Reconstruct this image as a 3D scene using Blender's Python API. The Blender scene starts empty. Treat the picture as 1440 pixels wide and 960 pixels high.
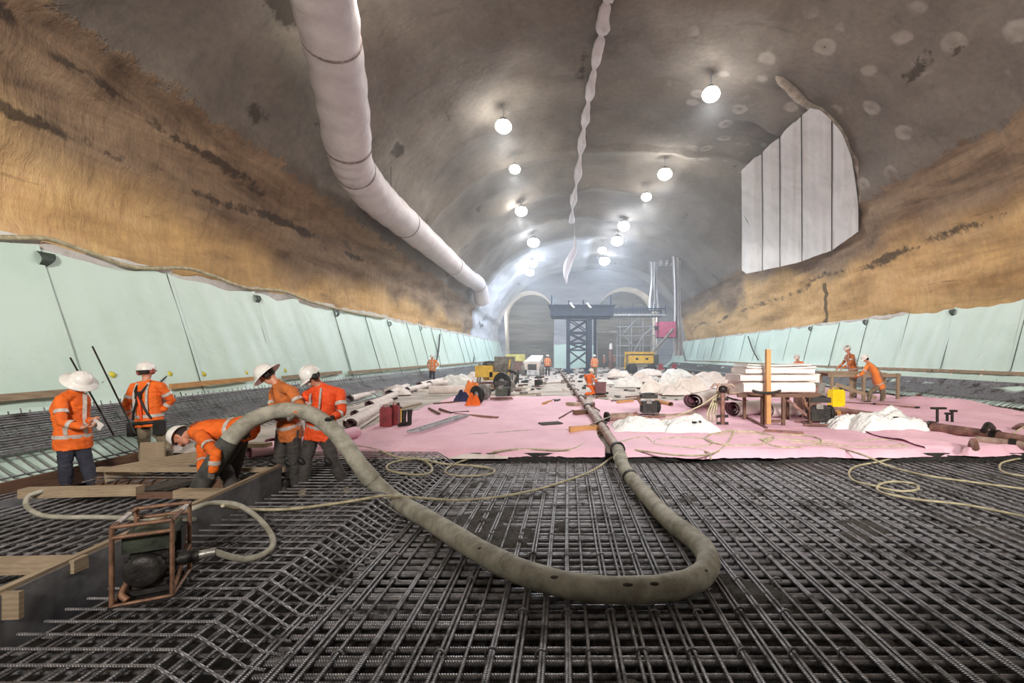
import bpy, bmesh, math, random
import numpy as np
from mathutils import Vector, Matrix, noise, geometry

# ------------------------------------------------------------------ camera, world, light
SC = bpy.context.scene
C = SC.collection
F = 640.0                      # focal length in pixels of the 1440 wide frame
VX, VY = 797.0, 500.0          # vanishing point of the tunnel axis
EYE = 1.85                     # height of the camera above the top bars of the mat
cam = bpy.data.objects.new('camera', bpy.data.cameras.new('camera'))
C.objects.link(cam)
cam.location = (0, 0, EYE)
cam.rotation_euler = (math.radians(90), 0, 0)
cam.data.sensor_width = 36
cam.data.lens = 36 * F / 1440
cam.data.shift_x = -(VX - 720) / 1440
cam.data.shift_y = (VY - 480) / 1440
cam.data.clip_start = 0.05
cam.data.clip_end = 300
SC.camera = cam
w = bpy.data.worlds.new('world'); SC.world = w; w.use_nodes = True
w.node_tree.nodes['Background'].inputs[0].default_value = (0.7, 0.8, 1, 1)
w.node_tree.nodes['Background'].inputs[1].default_value = 0.02
SC.view_settings.view_transform = 'Standard'
SC.view_settings.look = 'None'
SC.view_settings.gamma = 1
SC.view_settings.exposure = 0.95
SC.cycles.use_denoising = True
SC.cycles.use_adaptive_sampling = True
SC.cycles.adaptive_threshold = 0.04
SC.cycles.max_bounces = 5
SC.cycles.diffuse_bounces = 4
SC.cycles.volume_bounces = 0
SC.cycles.sample_clamp_indirect = 6


def area(name, loc, target, size, power, color, parent=None):
    l = bpy.data.lights.new(name, 'AREA'); l.shape = 'DISK'; l.size = size
    l.energy = power; l.color = color; l.spread = math.radians(95)
    o = bpy.data.objects.new(name, l); C.objects.link(o)
    o.location = loc
    o.rotation_euler = (Vector(target) - Vector(loc)).to_track_quat('-Z', 'Y').to_euler()
    return o


# unseen fill lights added behind the camera to brighten the side walls and slab
area('fill_light', (-1.5, -5, 5.5), (-9.5, 9, 5.2), 1.6, 330, (1, .93, .84))
area('fill_light', (6.5, -5, 5.5), (15, 17, 5.5), 1.6, 420, (1, .93, .84))

sl = area('fill_light', (3, -4, 6), (3, 22, 0.5), 1.4, 170, (1, .96, .91))  # added fill that lifts the slab and the bags facing the camera
sl.data.spread = math.radians(55)

# ------------------------------------------------------------------ helpers
def P(px, py, d):
    """point at distance d along the tunnel seen at pixel px, py"""
    return Vector(((px - VX) * d / F, d, EYE - (py - VY) * d / F))

SLAB = 0.15
def G(px, py, z=SLAB):
    """point of the slab seen at a pixel"""
    d = (EYE - z) * F / (py - VY)
    return Vector(((px - VX) * d / F, d, z))

def N(x, y, z, s=1.0, o=3):
    return noise.fractal(Vector((x * s, y * s, z * s)), 1.0, 2.0, o)

class MB:
    def __init__(s):
        s.v = []; s.f = []; s.m = []; s.sm = []
    def add(s, vs, fs, mi=0, smooth=False):
        b = len(s.v)
        s.v += [tuple(v) for v in vs]
        s.f += [tuple(i + b for i in f) for f in fs]
        s.m += [mi] * len(fs); s.sm += [smooth] * len(fs)
        return s
    def box(s, c, d, rot=None, mi=0):
        c = Vector(c); hx, hy, hz = d[0] / 2, d[1] / 2, d[2] / 2
        vs = [Vector((x, y, z)) for x in (-hx, hx) for y in (-hy, hy) for z in (-hz, hz)]
        if rot is not None:
            R = rot if isinstance(rot, Matrix) else Matrix.Rotation(rot, 3, 'Z')
            vs = [R @ v for v in vs]
        return s.add([v + c for v in vs], [(0, 1, 3, 2), (4, 6, 7, 5), (0, 4, 5, 1), (2, 3, 7, 6), (0, 2, 6, 4), (1, 5, 7, 3)], mi)
    def bar(s, a, b, w, h, mi=0):
        a = Vector(a); b = Vector(b); d = b - a
        up = Vector((0, 0, 1)) if abs(d.normalized().z) < .95 else Vector((0, 1, 0))
        x = d.cross(up).normalized(); z = x.cross(d).normalized()
        R = Matrix((x, d.normalized(), z)).transposed()
        return s.box((a + b) / 2, (w, d.length, h), R, mi)
    def tube(s, pts, r, n=8, mi=0, closed=False, cap=True, rfn=None):
        pts = [Vector(p) for p in pts]; m = len(pts); vs = []; fs = []
        up = Vector((0, 0, 1)); x = None
        for i, p in enumerate(pts):
            if closed: t = pts[(i + 1) % m] - pts[i - 1]
            else: t = pts[min(i + 1, m - 1)] - pts[max(i - 1, 0)]
            t = t.normalized() if t.length > 1e-9 else Vector((0, 1, 0))
            if x is None:
                x = t.cross(up if abs(t.z) < .9 else Vector((1, 0, 0))).normalized()
            x = (x - t * x.dot(t)).normalized(); y = t.cross(x)
            ri = r[i] if isinstance(r, (list, tuple)) else r
            for k in range(n):
                a = 2 * math.pi * k / n
                q = ri * (rfn(i, a) if rfn else 1)
                vs.append(p + x * (math.cos(a) * q) + y * (math.sin(a) * q))
        for i in range(m if closed else m - 1):
            j = (i + 1) % m
            for k in range(n):
                fs.append((i * n + k, i * n + (k + 1) % n, j * n + (k + 1) % n, j * n + k))
        s.add(vs, fs, mi, True)
        if cap and not closed:
            s.add(vs[:n], [tuple(range(n))[::-1]], mi); s.add(vs[-n:], [tuple(range(n))], mi)
        return s
    def lathe(s, prof, M=None, n=16, mi=0, smooth=True):
        M = M or Matrix.Identity(4); vs = []; fs = []
        for (r, z) in prof:
            for k in range(n):
                a = 2 * math.pi * k / n
                vs.append(M @ Vector((r * math.cos(a), r * math.sin(a), z)))
        for i in range(len(prof) - 1):
            for k in range(n):
                fs.append((i * n + k, i * n + (k + 1) % n, (i + 1) * n + (k + 1) % n, (i + 1) * n + k))
        return s.add(vs, fs, mi, smooth)
    def ball(s, c, r, M=None, n=12, mi=0):
        r = r if isinstance(r, (tuple, list)) else (r, r, r); c = Vector(c); m = n // 2; vs = []; fs = []
        for i in range(m + 1):
            a = math.pi * i / m - math.pi / 2
            for k in range(n):
                b = 2 * math.pi * k / n
                v = Vector((r[0] * math.cos(a) * math.cos(b), r[1] * math.cos(a) * math.sin(b), r[2] * math.sin(a)))
                vs.append(c + (M @ v if M is not None else v))
        for i in range(m):
            for k in range(n):
                fs.append((i * n + k, i * n + (k + 1) % n, (i + 1) * n + (k + 1) % n, (i + 1) * n + k))
        return s.add(vs, fs, mi, True)
    def grid(s, fn, nu, nv, mi=0, smooth=True):
        vs = [fn(i / nu, j / nv) for j in range(nv + 1) for i in range(nu + 1)]
        fs = [(j * (nu + 1) + i, j * (nu + 1) + i + 1, (j + 1) * (nu + 1) + i + 1, (j + 1) * (nu + 1) + i) for j in range(nv) for i in range(nu)]
        return s.add(vs, fs, mi, smooth)
    def mesh(s, name, mats):
        me = bpy.data.meshes.new(name)
        me.from_pydata(s.v, [], s.f)
        for m in (mats if isinstance(mats, (list, tuple)) else [mats]): me.materials.append(m)
        me.polygons.foreach_set('material_index', s.m)
        me.polygons.foreach_set('use_smooth', s.sm)
        me.update()
        return me
    def build(s, name, mats, parent=None, origin=None):
        """one mesh object; origin re-centres the vertices for a top-level thing or for a part of an Empty at origin"""
        if parent is not None and origin is None:
            origin = parent.get('_o', (0, 0, 0))
            origin = tuple(origin)
        if origin is not None:
            ox, oy, oz = origin
            s.v = [(x - ox, y - oy, z - oz) for x, y, z in s.v]
        o = bpy.data.objects.new(name, s.mesh(name, mats)); C.objects.link(o)
        if parent is not None: o.parent = parent; o['_o'] = tuple(origin)
        elif origin is not None: o.location = origin; o['_o'] = tuple(origin)
        return o

def tag(o, label=None, cat=None, group=None, kind=None):
    if label: o['label'] = label
    if cat: o['category'] = cat
    if group: o['group'] = group
    if kind: o['kind'] = kind
    return o

def thing(name, label, cat, origin=(0, 0, 0), group=None):
    o = bpy.data.objects.new(name, None); C.objects.link(o)
    o.location = origin; o['_o'] = tuple(origin); o.empty_display_size = .1
    return tag(o, label, cat, group)

def struct(name, mb, mats):
    o = mb.build(name, mats); return tag(o, kind='structure')

def inst(name, me, parent, loc=(0, 0, 0), rot=(0, 0, 0), scale=None):
    o = bpy.data.objects.new(name, me); C.objects.link(o)
    o.parent = parent; o.location = loc; o.rotation_euler = rot
    if scale: o.scale = scale
    return o

def tree(o, parent=None):
    c = o.copy(); C.objects.link(c); c.parent = parent
    for ch in o.children: tree(ch, c)
    return c

def spline(pts, k=8):
    pts = [Vector(p) for p in pts]; out = []
    q = [pts[0] * 2 - pts[1]] + pts + [pts[-1] * 2 - pts[-2]]
    for i in range(1, len(q) - 2):
        for j in range(k):
            t = j / k
            out.append(.5 * ((2 * q[i]) + (q[i + 1] - q[i - 1]) * t + (2 * q[i - 1] - 5 * q[i] + 4 * q[i + 1] - q[i + 2]) * t * t + (3 * q[i] - q[i - 1] - 3 * q[i + 1] + q[i + 2]) * t ** 3))
    out.append(pts[-1]); return out

# ------------------------------------------------------------------ materials
def lin(c):
    return tuple(((v / 255) / 12.92 if v / 255 <= .04045 else ((v / 255 + .055) / 1.055) ** 2.4) for v in c) + (1,)

class NT:
    def __init__(s, name):
        s.m = bpy.data.materials.new(name); s.m.use_nodes = True
        s.t = s.m.node_tree; s.b = s.t.nodes['Principled BSDF']
        s.co = s.t.nodes.new('ShaderNodeTexCoord').outputs['Object']
    def n(s, k, **kw):
        x = s.t.nodes.new(k)
        for a, v in kw.items(): setattr(x, a, v)
        return x
    def l(s, a, b): s.t.links.new(a, b)
    def map(s, scale, loc=(0, 0, 0), rot=(0, 0, 0)):
        m = s.n('ShaderNodeMapping'); s.l(s.co, m.inputs[0])
        m.inputs['Scale'].default_value = scale if isinstance(scale, tuple) else (scale,) * 3
        m.inputs['Location'].default_value = loc; m.inputs['Rotation'].default_value = rot
        return m.outputs[0]
    def noise(s, scale, detail=4, rough=.6, dist=0, loc=(0, 0, 0), rot=(0, 0, 0)):
        x = s.n('ShaderNodeTexNoise'); s.l(s.map(scale, loc, rot), x.inputs['Vector'])
        x.inputs['Scale'].default_value = 1; x.inputs['Detail'].default_value = detail
        x.inputs['Roughness'].default_value = rough; x.inputs['Distortion'].default_value = dist
        return x.outputs[0]
    def ramp(s, f, stops, interp='LINEAR'):
        r = s.n('ShaderNodeValToRGB'); s.l(f, r.inputs[0]); e = r.color_ramp.elements
        r.color_ramp.interpolation = interp
        while len(e) < len(stops): e.new(.5)
        for x, (p, c) in zip(e, stops):
            x.position = p; x.color = c if len(c) == 4 and not max(c) > 1.01 else lin(c[:3])
        return r.outputs[0]
    def rng(s, f, a, b, lo=0, hi=1, smooth=False):
        r = s.n('ShaderNodeMapRange')
        if smooth: r.interpolation_type = 'SMOOTHSTEP'
        s.l(f, r.inputs[0])
        for i, v in enumerate((a, b, lo, hi)): r.inputs[i + 1].default_value = v
        return r.outputs[0]
    def math(s, op, a, b=None):
        r = s.n('ShaderNodeMath', operation=op)
        for i, v in enumerate((a, b)):
            if v is None: continue
            if isinstance(v, (int, float)): r.inputs[i].default_value = v
            else: s.l(v, r.inputs[i])
        return r.outputs[0]
    def mix(s, f, a, b, mode='MIX'):
        r = s.n('ShaderNodeMix', data_type='RGBA', blend_type=mode)
        for i, v in ((0, f), (6, a), (7, b)):
            if isinstance(v, (int, float)): r.inputs[i].default_value = v
            elif isinstance(v, tuple): r.inputs[i].default_value = v if len(v) == 4 else lin(v)
            else: s.l(v, r.inputs[i])
        return r.outputs[2]
    def bump(s, h, strength=.5, dist=.02, prev=None):
        b = s.n('ShaderNodeBump'); b.inputs['Strength'].default_value = strength; b.inputs['Distance'].default_value = dist
        s.l(h, b.inputs['Height'])
        if prev is not None: s.l(prev, b.inputs['Normal'])
        return b.outputs[0]
    def attr(s, name):
        a = s.n('ShaderNodeAttribute'); a.attribute_name = name; return a.outputs['Fac']
    def done(s, col=None, rough=None, metal=None, normal=None, emit=None, estr=1):
        def put(k, v):
            if v is None: return
            i = s.b.inputs[k]
            if isinstance(v, (int, float)): i.default_value = v
            elif isinstance(v, tuple): i.default_value = v if len(v) == 4 else lin(v)
            else: s.l(v, i)
        put('Base Color', col); put('Roughness', rough); put('Metallic', metal); put('Normal', normal)
        if emit is not None: put('Emission Color', emit); s.b.inputs['Emission Strength'].default_value = estr
        return s.m

def simple(name, c, c2=None, scale=8., rough=.6, metal=0., bump=.3, dist=.01, detail=4, lo=.35, hi=.65, stretch=(1, 1, 1)):
    t = NT(name); c2 = c2 or tuple(max(0, int(v * .7)) for v in c)
    sc = tuple(scale * k for k in stretch)
    f = t.noise(sc, detail, .65)
    col = t.ramp(f, [(lo, c2), (hi, c)])
    nn = t.bump(t.noise(tuple(v * 3 for v in sc), 3), bump, dist) if bump else None
    return t.done(col, rough, metal, nn)

def tunnel_mat():
    t = NT('sprayed concrete and cut sandstone')
    rock = t.attr('rock'); dark = t.attr('dark'); wht = t.attr('white')
    # sprayed concrete
    a = t.noise((.22, .16, .22), 5, .58, .3)
    conc = t.ramp(a, [(.28, (98, 92, 88)), (.5, (124, 117, 110)), (.72, (148, 140, 130))])
    st = t.noise((.4, 1.5, .5), 4, .6, .5, (3, 7, 1), (0, 0, .35))
    conc = t.mix(t.rng(st, .56, .85, 0, .7), conc, (78, 75, 73), 'MIX')
    conc = t.mix(.28, conc, t.ramp(t.noise(5., 4, .7), [(.3, (70, 66, 62)), (.7, (190, 182, 170))]), 'OVERLAY')
    # pale rings sprayed round the rock bolts of the right haunch
    v = t.n('ShaderNodeTexVoronoi'); t.l(t.map((.75, .75, .75), (.2, .1, .4)), v.inputs['Vector']); v.inputs['Randomness'].default_value = .7
    v.inputs['Scale'].default_value = 1
    dd = t.math('ADD', v.outputs['Distance'], t.math('MULTIPLY', t.noise(4., 3), .12))
    ring = t.math('MULTIPLY', t.rng(dd, .38, .29, smooth=True), t.rng(dd, .12, .24, .45, 1))
    ring = t.math('MULTIPLY', ring, t.math('MULTIPLY', t.attr('rings'), t.rng(t.noise(.9, 2), .33, .55)))
    conc = t.mix(t.math('MULTIPLY', ring, .42), conc, (186, 178, 170))
    hole = t.math('MULTIPLY', t.rng(v.outputs['Distance'], .035, .02), t.attr('rings'))
    conc = t.mix(hole, conc, (16, 14, 13))
    conc = t.mix(wht, conc, t.ramp(t.noise((.5, .3, .5), 3), [(.3, (176, 178, 184)), (.7, (196, 198, 204))]))
    # sandstone with near level beds
    b = t.noise((.25, .22, .8), 6, .66, .3)
    sand = t.ramp(b, [(.25, (138, 114, 86)), (.40, (180, 148, 104)), (.52, (204, 172, 122)), (.66, (218, 190, 144)), (.8, (168, 150, 124))])
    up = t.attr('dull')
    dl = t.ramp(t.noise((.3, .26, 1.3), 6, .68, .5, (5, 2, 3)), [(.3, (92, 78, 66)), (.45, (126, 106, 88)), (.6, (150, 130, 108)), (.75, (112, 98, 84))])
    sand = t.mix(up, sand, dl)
    sand = t.mix(.28, sand, t.ramp(t.noise((5., 5., 1.5), 5, .7, .1, (0, 0, 0), (.45, 0, 0)), [(.3, (60, 50, 40)), (.7, (210, 196, 176))]), 'OVERLAY')
    bed = t.noise((.3, .26, 2.6), 6, .74, 1.4, (1, 8, 2))
    sand = t.mix(t.math('MULTIPLY', t.rng(bed, .60, .70), .5), sand, (74, 56, 42))
    edge = t.math('ADD', rock, t.math('MULTIPLY', t.math('SUBTRACT', t.noise(1.6, 5, .7), .5), 1.4))
    rm = t.rng(edge, -.06, .06)
    col = t.mix(rm, conc, sand)
    dn = t.math('ADD', dark, t.math('MULTIPLY', t.math('SUBTRACT', t.noise(2.5, 5, .7), .5), 1.3))
    col = t.mix(t.math('MULTIPLY', t.rng(dn, .42, .6), .8), col, (50, 42, 36))
    # tool marks on the cut rock, spray relief on the concrete
    n1 = t.noise((5., 5., 1.2), 4, .65, .15, rot=(.45, 0, 0))
    n2 = t.noise(3.2, 5, .65)
    n3 = t.noise((.5, 9., .5), 3)
    hr = t.math('MULTIPLY', n1, t.rng(rm, 0, 1, .15, 1))
    h = t.math('ADD', hr, t.math('MULTIPLY', n2, .8))
    nn = t.bump(h, .55, .08)
    nn = t.bump(bed, .35, .05, nn)
    return t.done(col, t.rng(n2, .3, .7, .75, .95), 0, nn)

def steel_mat(axis):
    t = NT('ribbed reinforcing steel %s' % axis)
    geo = t.n('ShaderNodeNewGeometry'); t.co = geo.outputs['Position']
    m = t.noise(2.2, 4, .7)
    col = t.ramp(t.noise(14., 4, .7), [(.3, (100, 98, 100)), (.6, (154, 152, 155)), (.8, (188, 186, 188))])
    mud = t.math('ADD', t.rng(m, .53, .66), t.math('MULTIPLY', t.rng(t.noise(30., 3), .45, .7), .15))
    col = t.mix(mud, col, (64, 61, 59))
    wv = t.n('ShaderNodeTexWave', wave_type='BANDS', bands_direction='DIAGONAL')
    s = 38.
    t.l(t.map((s, s * .25, s) if axis == 'across' else (s * .25, s, s)), wv.inputs['Vector'])
    wv.inputs['Scale'].default_value = 1
    nn = t.bump(wv.outputs['Fac'], .6, .004)
    nn = t.bump(t.noise(40., 3), .5, .006, nn)
    return t.done(col, t.rng(mud, 0, 1, .36, .8), t.rng(mud, 0, 1, .55, .05), nn)

def wood_mat(name, c, c2):
    t = NT(name)
    f = t.noise((3., 3., 3.), 4, .6, .5)
    g = t.n('ShaderNodeTexWave', wave_type='RINGS'); t.l(t.map((9, .8, 9)), g.inputs['Vector']); g.inputs['Distortion'].default_value = 4; g.inputs['Scale'].default_value = 1
    col = t.mix(.4, t.ramp(f, [(.3, c2), (.7, c)]), t.ramp(g.outputs['Fac'], [(0, c2), (1, c)]))
    return t.done(col, .75, 0, t.bump(t.noise(20., 4), .4, .004))

def cloth_mat(name, c, c2, sc=1.2, rough=.8, bump=.5, dist=.03):
    t = NT(name)
    col = t.ramp(t.noise(sc, 5, .65, .4), [(.3, c2), (.6, c)])
    nn = t.bump(t.noise(sc * 3, 4, .6, 1), bump, dist)
    return t.done(col, rough, 0, nn)

M = {}
M['tunnel'] = tunnel_mat()
M['bar_x'] = steel_mat('across'); M['bar_y'] = steel_mat('along')
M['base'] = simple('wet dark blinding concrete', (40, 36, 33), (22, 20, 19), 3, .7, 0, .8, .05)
M['mud'] = simple('splattered grout', (84, 78, 72), (44, 40, 37), 18, .85, 0, 1, .02)
M['slab'] = simple('dusty concrete slab', (206, 196, 188), (160, 150, 143), .9, .85, 0, .5, .03)
M['green'] = cloth_mat('pale green waterproofing membrane', (200, 222, 213), (186, 210, 200), .5, .45, .35, .05)
M['seam'] = simple('dark seam', (70, 84, 76), rough=.7)
M['white_strip'] = cloth_mat('white fleece strip', (226, 226, 224), (196, 192, 188), 2)
M['pink'] = cloth_mat('pink geotextile membrane', (240, 196, 212), (224, 176, 196), .8, .75, .5, .04)
M['pink_dark'] = cloth_mat('maroon membrane face', (140, 88, 104), (112, 66, 82), 2)
M['white_roll'] = cloth_mat('off white membrane', (232, 222, 218), (204, 192, 188), 1.6)
M['tarp'] = cloth_mat('white woven bag', (240, 240, 238), (214, 212, 212), 3, .6, .9, .05)
M['hose'] = simple('grey concrete placing hose', (178, 175, 162), (132, 128, 116), 6, .75, 0, .5, .008)
M['hose_dark'] = simple('muddy black rubber hose', (84, 84, 80), (50, 50, 48), 8, .7, 0, .4, .006)
M['airline'] = simple('dusty cream air line', (200, 190, 158), (150, 142, 116), 9, .6, 0, .1)
M['pipe'] = simple('concrete splashed steel pipe', (176, 154, 142), (124, 98, 86), 5, .6, .2, .5, .006)
M['pipe_brown'] = simple('rusty brown steel pipe', (150, 112, 100), (98, 66, 58), 5, .65, .2, .4, .006)
M['band'] = simple('blackened steel clamp', (58, 52, 50), rough=.5, metal=.6)
M['duct'] = cloth_mat('white ventilation duct fabric', (196, 188, 190), (178, 170, 174), 1.2, .6, .5, .04)
M['duct_seam'] = simple('grimy duct seam', (150, 136, 134), rough=.8)
M['wood'] = wood_mat('pale formwork timber', (168, 150, 126), (130, 112, 92))
M['wood_new'] = wood_mat('fresh orange timber', (204, 158, 104), (168, 120, 72))
M['wood_dark'] = wood_mat('wet brown formwork ply', (118, 88, 70), (78, 56, 46))
M['ply'] = simple('cement stained form plate', (134, 134, 138), (70, 70, 76), 3, .7, 0, .4, lo=.3, hi=.75)
M['rust'] = simple('rusty painted tube', (150, 112, 88), (90, 68, 58), 12, .6, .3, .3, .003)
M['engine'] = simple('greasy black engine metal', (64, 60, 58), (30, 29, 28), 10, .5, .4, .6, .01)
M['engine_green'] = simple('grimy olive tank paint', (70, 78, 64), (36, 40, 34), 8, .5, .1)
M['alu'] = simple('worn aluminium', (196, 194, 190), (140, 138, 134), 12, .4, .7)
M['steel_blue'] = simple('dark blue grey steel', (62, 76, 98), (40, 50, 68), 3, .55, .3, .2)
M['steel_pale'] = simple('galvanised scaffold tube', (186, 190, 196), (140, 146, 154), 6, .5, .4)
M['yellow'] = simple('yellow machine paint', (232, 190, 56), (196, 152, 44), 3, .5, 0, .2)
M['yellow_can'] = simple('bright yellow plastic', (248, 220, 20), (232, 200, 10), 3, .4, 0, .1)
M['red_can'] = simple('dark red metal paint', (146, 44, 50), (104, 30, 38), 7, .45, .1, .2)
M['crate'] = simple('maroon plastic crate', (124, 72, 76), (96, 54, 58), 5, .6)
M['orange'] = cloth_mat('orange hi vis cloth', (236, 108, 26), (196, 82, 20), 4, .75, .5, .02)
M['orange_dirty'] = cloth_mat('dirty orange hi vis cloth', (206, 114, 54), (136, 80, 44), 5, .8, .5, .02)
M['red_orange'] = cloth_mat('red orange hi vis cloth', (244, 88, 34), (208, 66, 24), 4, .75, .5, .02)
M['orange_far'] = cloth_mat('sunfaded orange hi vis cloth', (240, 140, 66), (220, 118, 50), 4, .75, .3, .02)
M['tape'] = simple('silver reflective tape', (214, 206, 200), (176, 168, 164), 20, .35, .2, .1)
M['navy'] = cloth_mat('navy work trousers', (50, 52, 66), (34, 34, 46), 5, .85, .5, .02)
M['black_cloth'] = cloth_mat('muddy charcoal trousers', (70, 66, 64), (40, 38, 38), 4, .85, .5, .02)
M['khaki'] = cloth_mat('muddy khaki trousers', (134, 122, 102), (84, 76, 66), 5, .85, .5, .02)
M['skin'] = simple('skin', (206, 148, 122), (186, 124, 100), 6, .5, 0, .1)
M['glove'] = simple('grey work glove', (150, 142, 134), (90, 84, 80), 10, .85)
M['glove_dark'] = simple('black work glove', (54, 48, 48), (34, 30, 30), 10, .85)
M['boot'] = simple('muddy black boot', (62, 54, 50), (38, 34, 32), 10, .7)
M['boot_tan'] = simple('concrete caked tan boot', (186, 168, 138), (128, 112, 92), 10, .85)
M['helmet'] = simple('white hard hat shell', (236, 234, 232), (214, 210, 206), 6, .35, 0, .1)
M['helmet_dirty'] = simple('scuffed grey white hard hat', (216, 210, 202), (128, 122, 116), 8, .5, 0, .2, lo=.3, hi=.5)
M['black'] = simple('black rubber', (34, 32, 32), (20, 20, 20), 8, .6)
M['red_muff'] = simple('red ear muff shell', (150, 76, 64), (120, 56, 48), 8, .5)
M['mask'] = simple('white dust mask', (230, 226, 222), rough=.8)
M['hair'] = simple('dark hair', (48, 36, 30), rough=.8)
M['eye'] = simple('dark eye', (24, 18, 16), rough=.3)
M['blue'] = simple('blue plastic', (36, 60, 150), (24, 42, 116), 4, .5)
M['navy_bag'] = simple('navy bag fabric', (44, 50, 92), (28, 32, 64), 6, .8)
M['pink_screen'] = simple('magenta safety screen', (206, 104, 140), (176, 84, 120), 3, .7)
M['red'] = simple('red barrier plastic', (214, 70, 66), rough=.5)
M['tunnel_white'] = cloth_mat('white brattice sheet', (204, 203, 204), (186, 185, 187), .8, .7, .5, .06)
M['line_black'] = simple('black seam tape', (44, 42, 42), rough=.7)
M['face'] = simple('portal headwall rock', (122, 121, 116), (88, 87, 83), .6, .9, 0, .8, .1, stretch=(.4, 1, 2.5))
M['cap'] = simple('yellow safety cap', (226, 214, 70), rough=.5)
M['foam'] = simple('white foam board', (238, 230, 224), (214, 204, 198), 2, .7)
M['machine'] = simple('dusty grey machine paint', (150, 146, 140), (96, 92, 88), 4, .6, .1)
def lamp_mat(name, col, s):
    t = NT(name); return t.done((255, 255, 255), .5, 0, None, col + (1,), s)
M['lamp_warm'] = lamp_mat('lit warm white lamp glass', (1, .97, .92), 30)
M['lamp_cool'] = lamp_mat('lit blue white lamp glass', (.78, .87, 1), 30)

# ------------------------------------------------------------------ tunnel shell
CX, HW, HT, EXP = 2.9, 12.7, 12.0, 2.5      # centre line, half width, crown above eye level, roundness
Y0, Y1 = -14.0, 64.0
def vault_z(x):
    u = min(1, abs(x - CX) / HW)
    return EYE + HT * (1 - u ** EXP) ** (1 / EXP)
def profile(t):
    """t in 0..1 from the left floor up over the crown to the right floor"""
    wall = 2.4; # arc share of the plumb walls below eye level
    A = 20.5; tot = 2 * wall + 2 * A; s = t * tot
    if s < wall: return Vector((CX - HW + .25 * (1 - s / wall), 0, -.5 + s / wall * (EYE + .5)))
    if s > tot - wall:
        q = (tot - s) / wall; return Vector((CX + HW - .25 * (1 - q), 0, -.5 + q * (EYE + .5)))
    th = math.pi * (1 - (s - wall) / (2 * A))
    c, sn = math.cos(th), math.sin(th); e = 2 / EXP
    # even spacing enough for a superellipse of this roundness
    return Vector((CX + math.copysign(abs(c) ** e, c) * HW, 0, EYE + abs(sn) ** e * HT))
def vault_hit(px, py, inset=0.0):
    """where the sight line through a pixel meets the vault"""
    lo = .5
    for i in range(4000):
        d = .5 + i * .02; p = P(px, py, d)
        if p.z > vault_z(p.x) - inset or abs(p.x - CX) > HW - inset: return p
    return p
JY = 22.0     # the arch where the side heading opens on the right
def shell_point(t, y):
    p = profile(t); n = Vector((p.x - CX, 0, (p.z - EYE) if p.z > EYE else 0)).normalized()
    zr = 8.2 - .03 * y if p.x < CX else 9.6 - .02 * y
    rk = zr - p.z
    d = N(p.x, y, p.z, .22) * .28 + N(p.x, y, p.z, .9, 3) * .09
    if rk > 0:
        k = min(1, rk / .4)
        d += .14 * k + k * .12 * N(0, y * .25, p.z * 2.0, 1.0, 4)
        # level ledges broken out along the beds
        d += k * .10 * (1 if noise.noise(Vector((p.x * .05, y * .07, p.z * 1.1))) > 0 else 0)
        if p.z < 3.9: d *= .45
    # shallow arches sprayed over the steel ribs further in
    if y > 26 and rk < .5:
        d -= .22 * (.5 + .5 * math.cos((y - 26) * 2 * math.pi / 6.5)) ** 6
    if y > 46 and p.x < CX: d -= .25
    # step where the side heading opens, right haunch only
    rx = (p.x - CX) / HW
    if rx > .35 and p.z > 8.6:
        k = min(1, (rx - .35) / .2) * min(1, (p.z - 8.6) / 1.2)
        if y < JY: d -= .1 * k * max(0, 1 - (JY - y) / 3)
        else: d += .75 * k * max(0, min(1, (41 - y) / 6)) * min(1, (y - JY) / .5)
    return p + n * d + Vector((0, y, 0)), rk, rx

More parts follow.
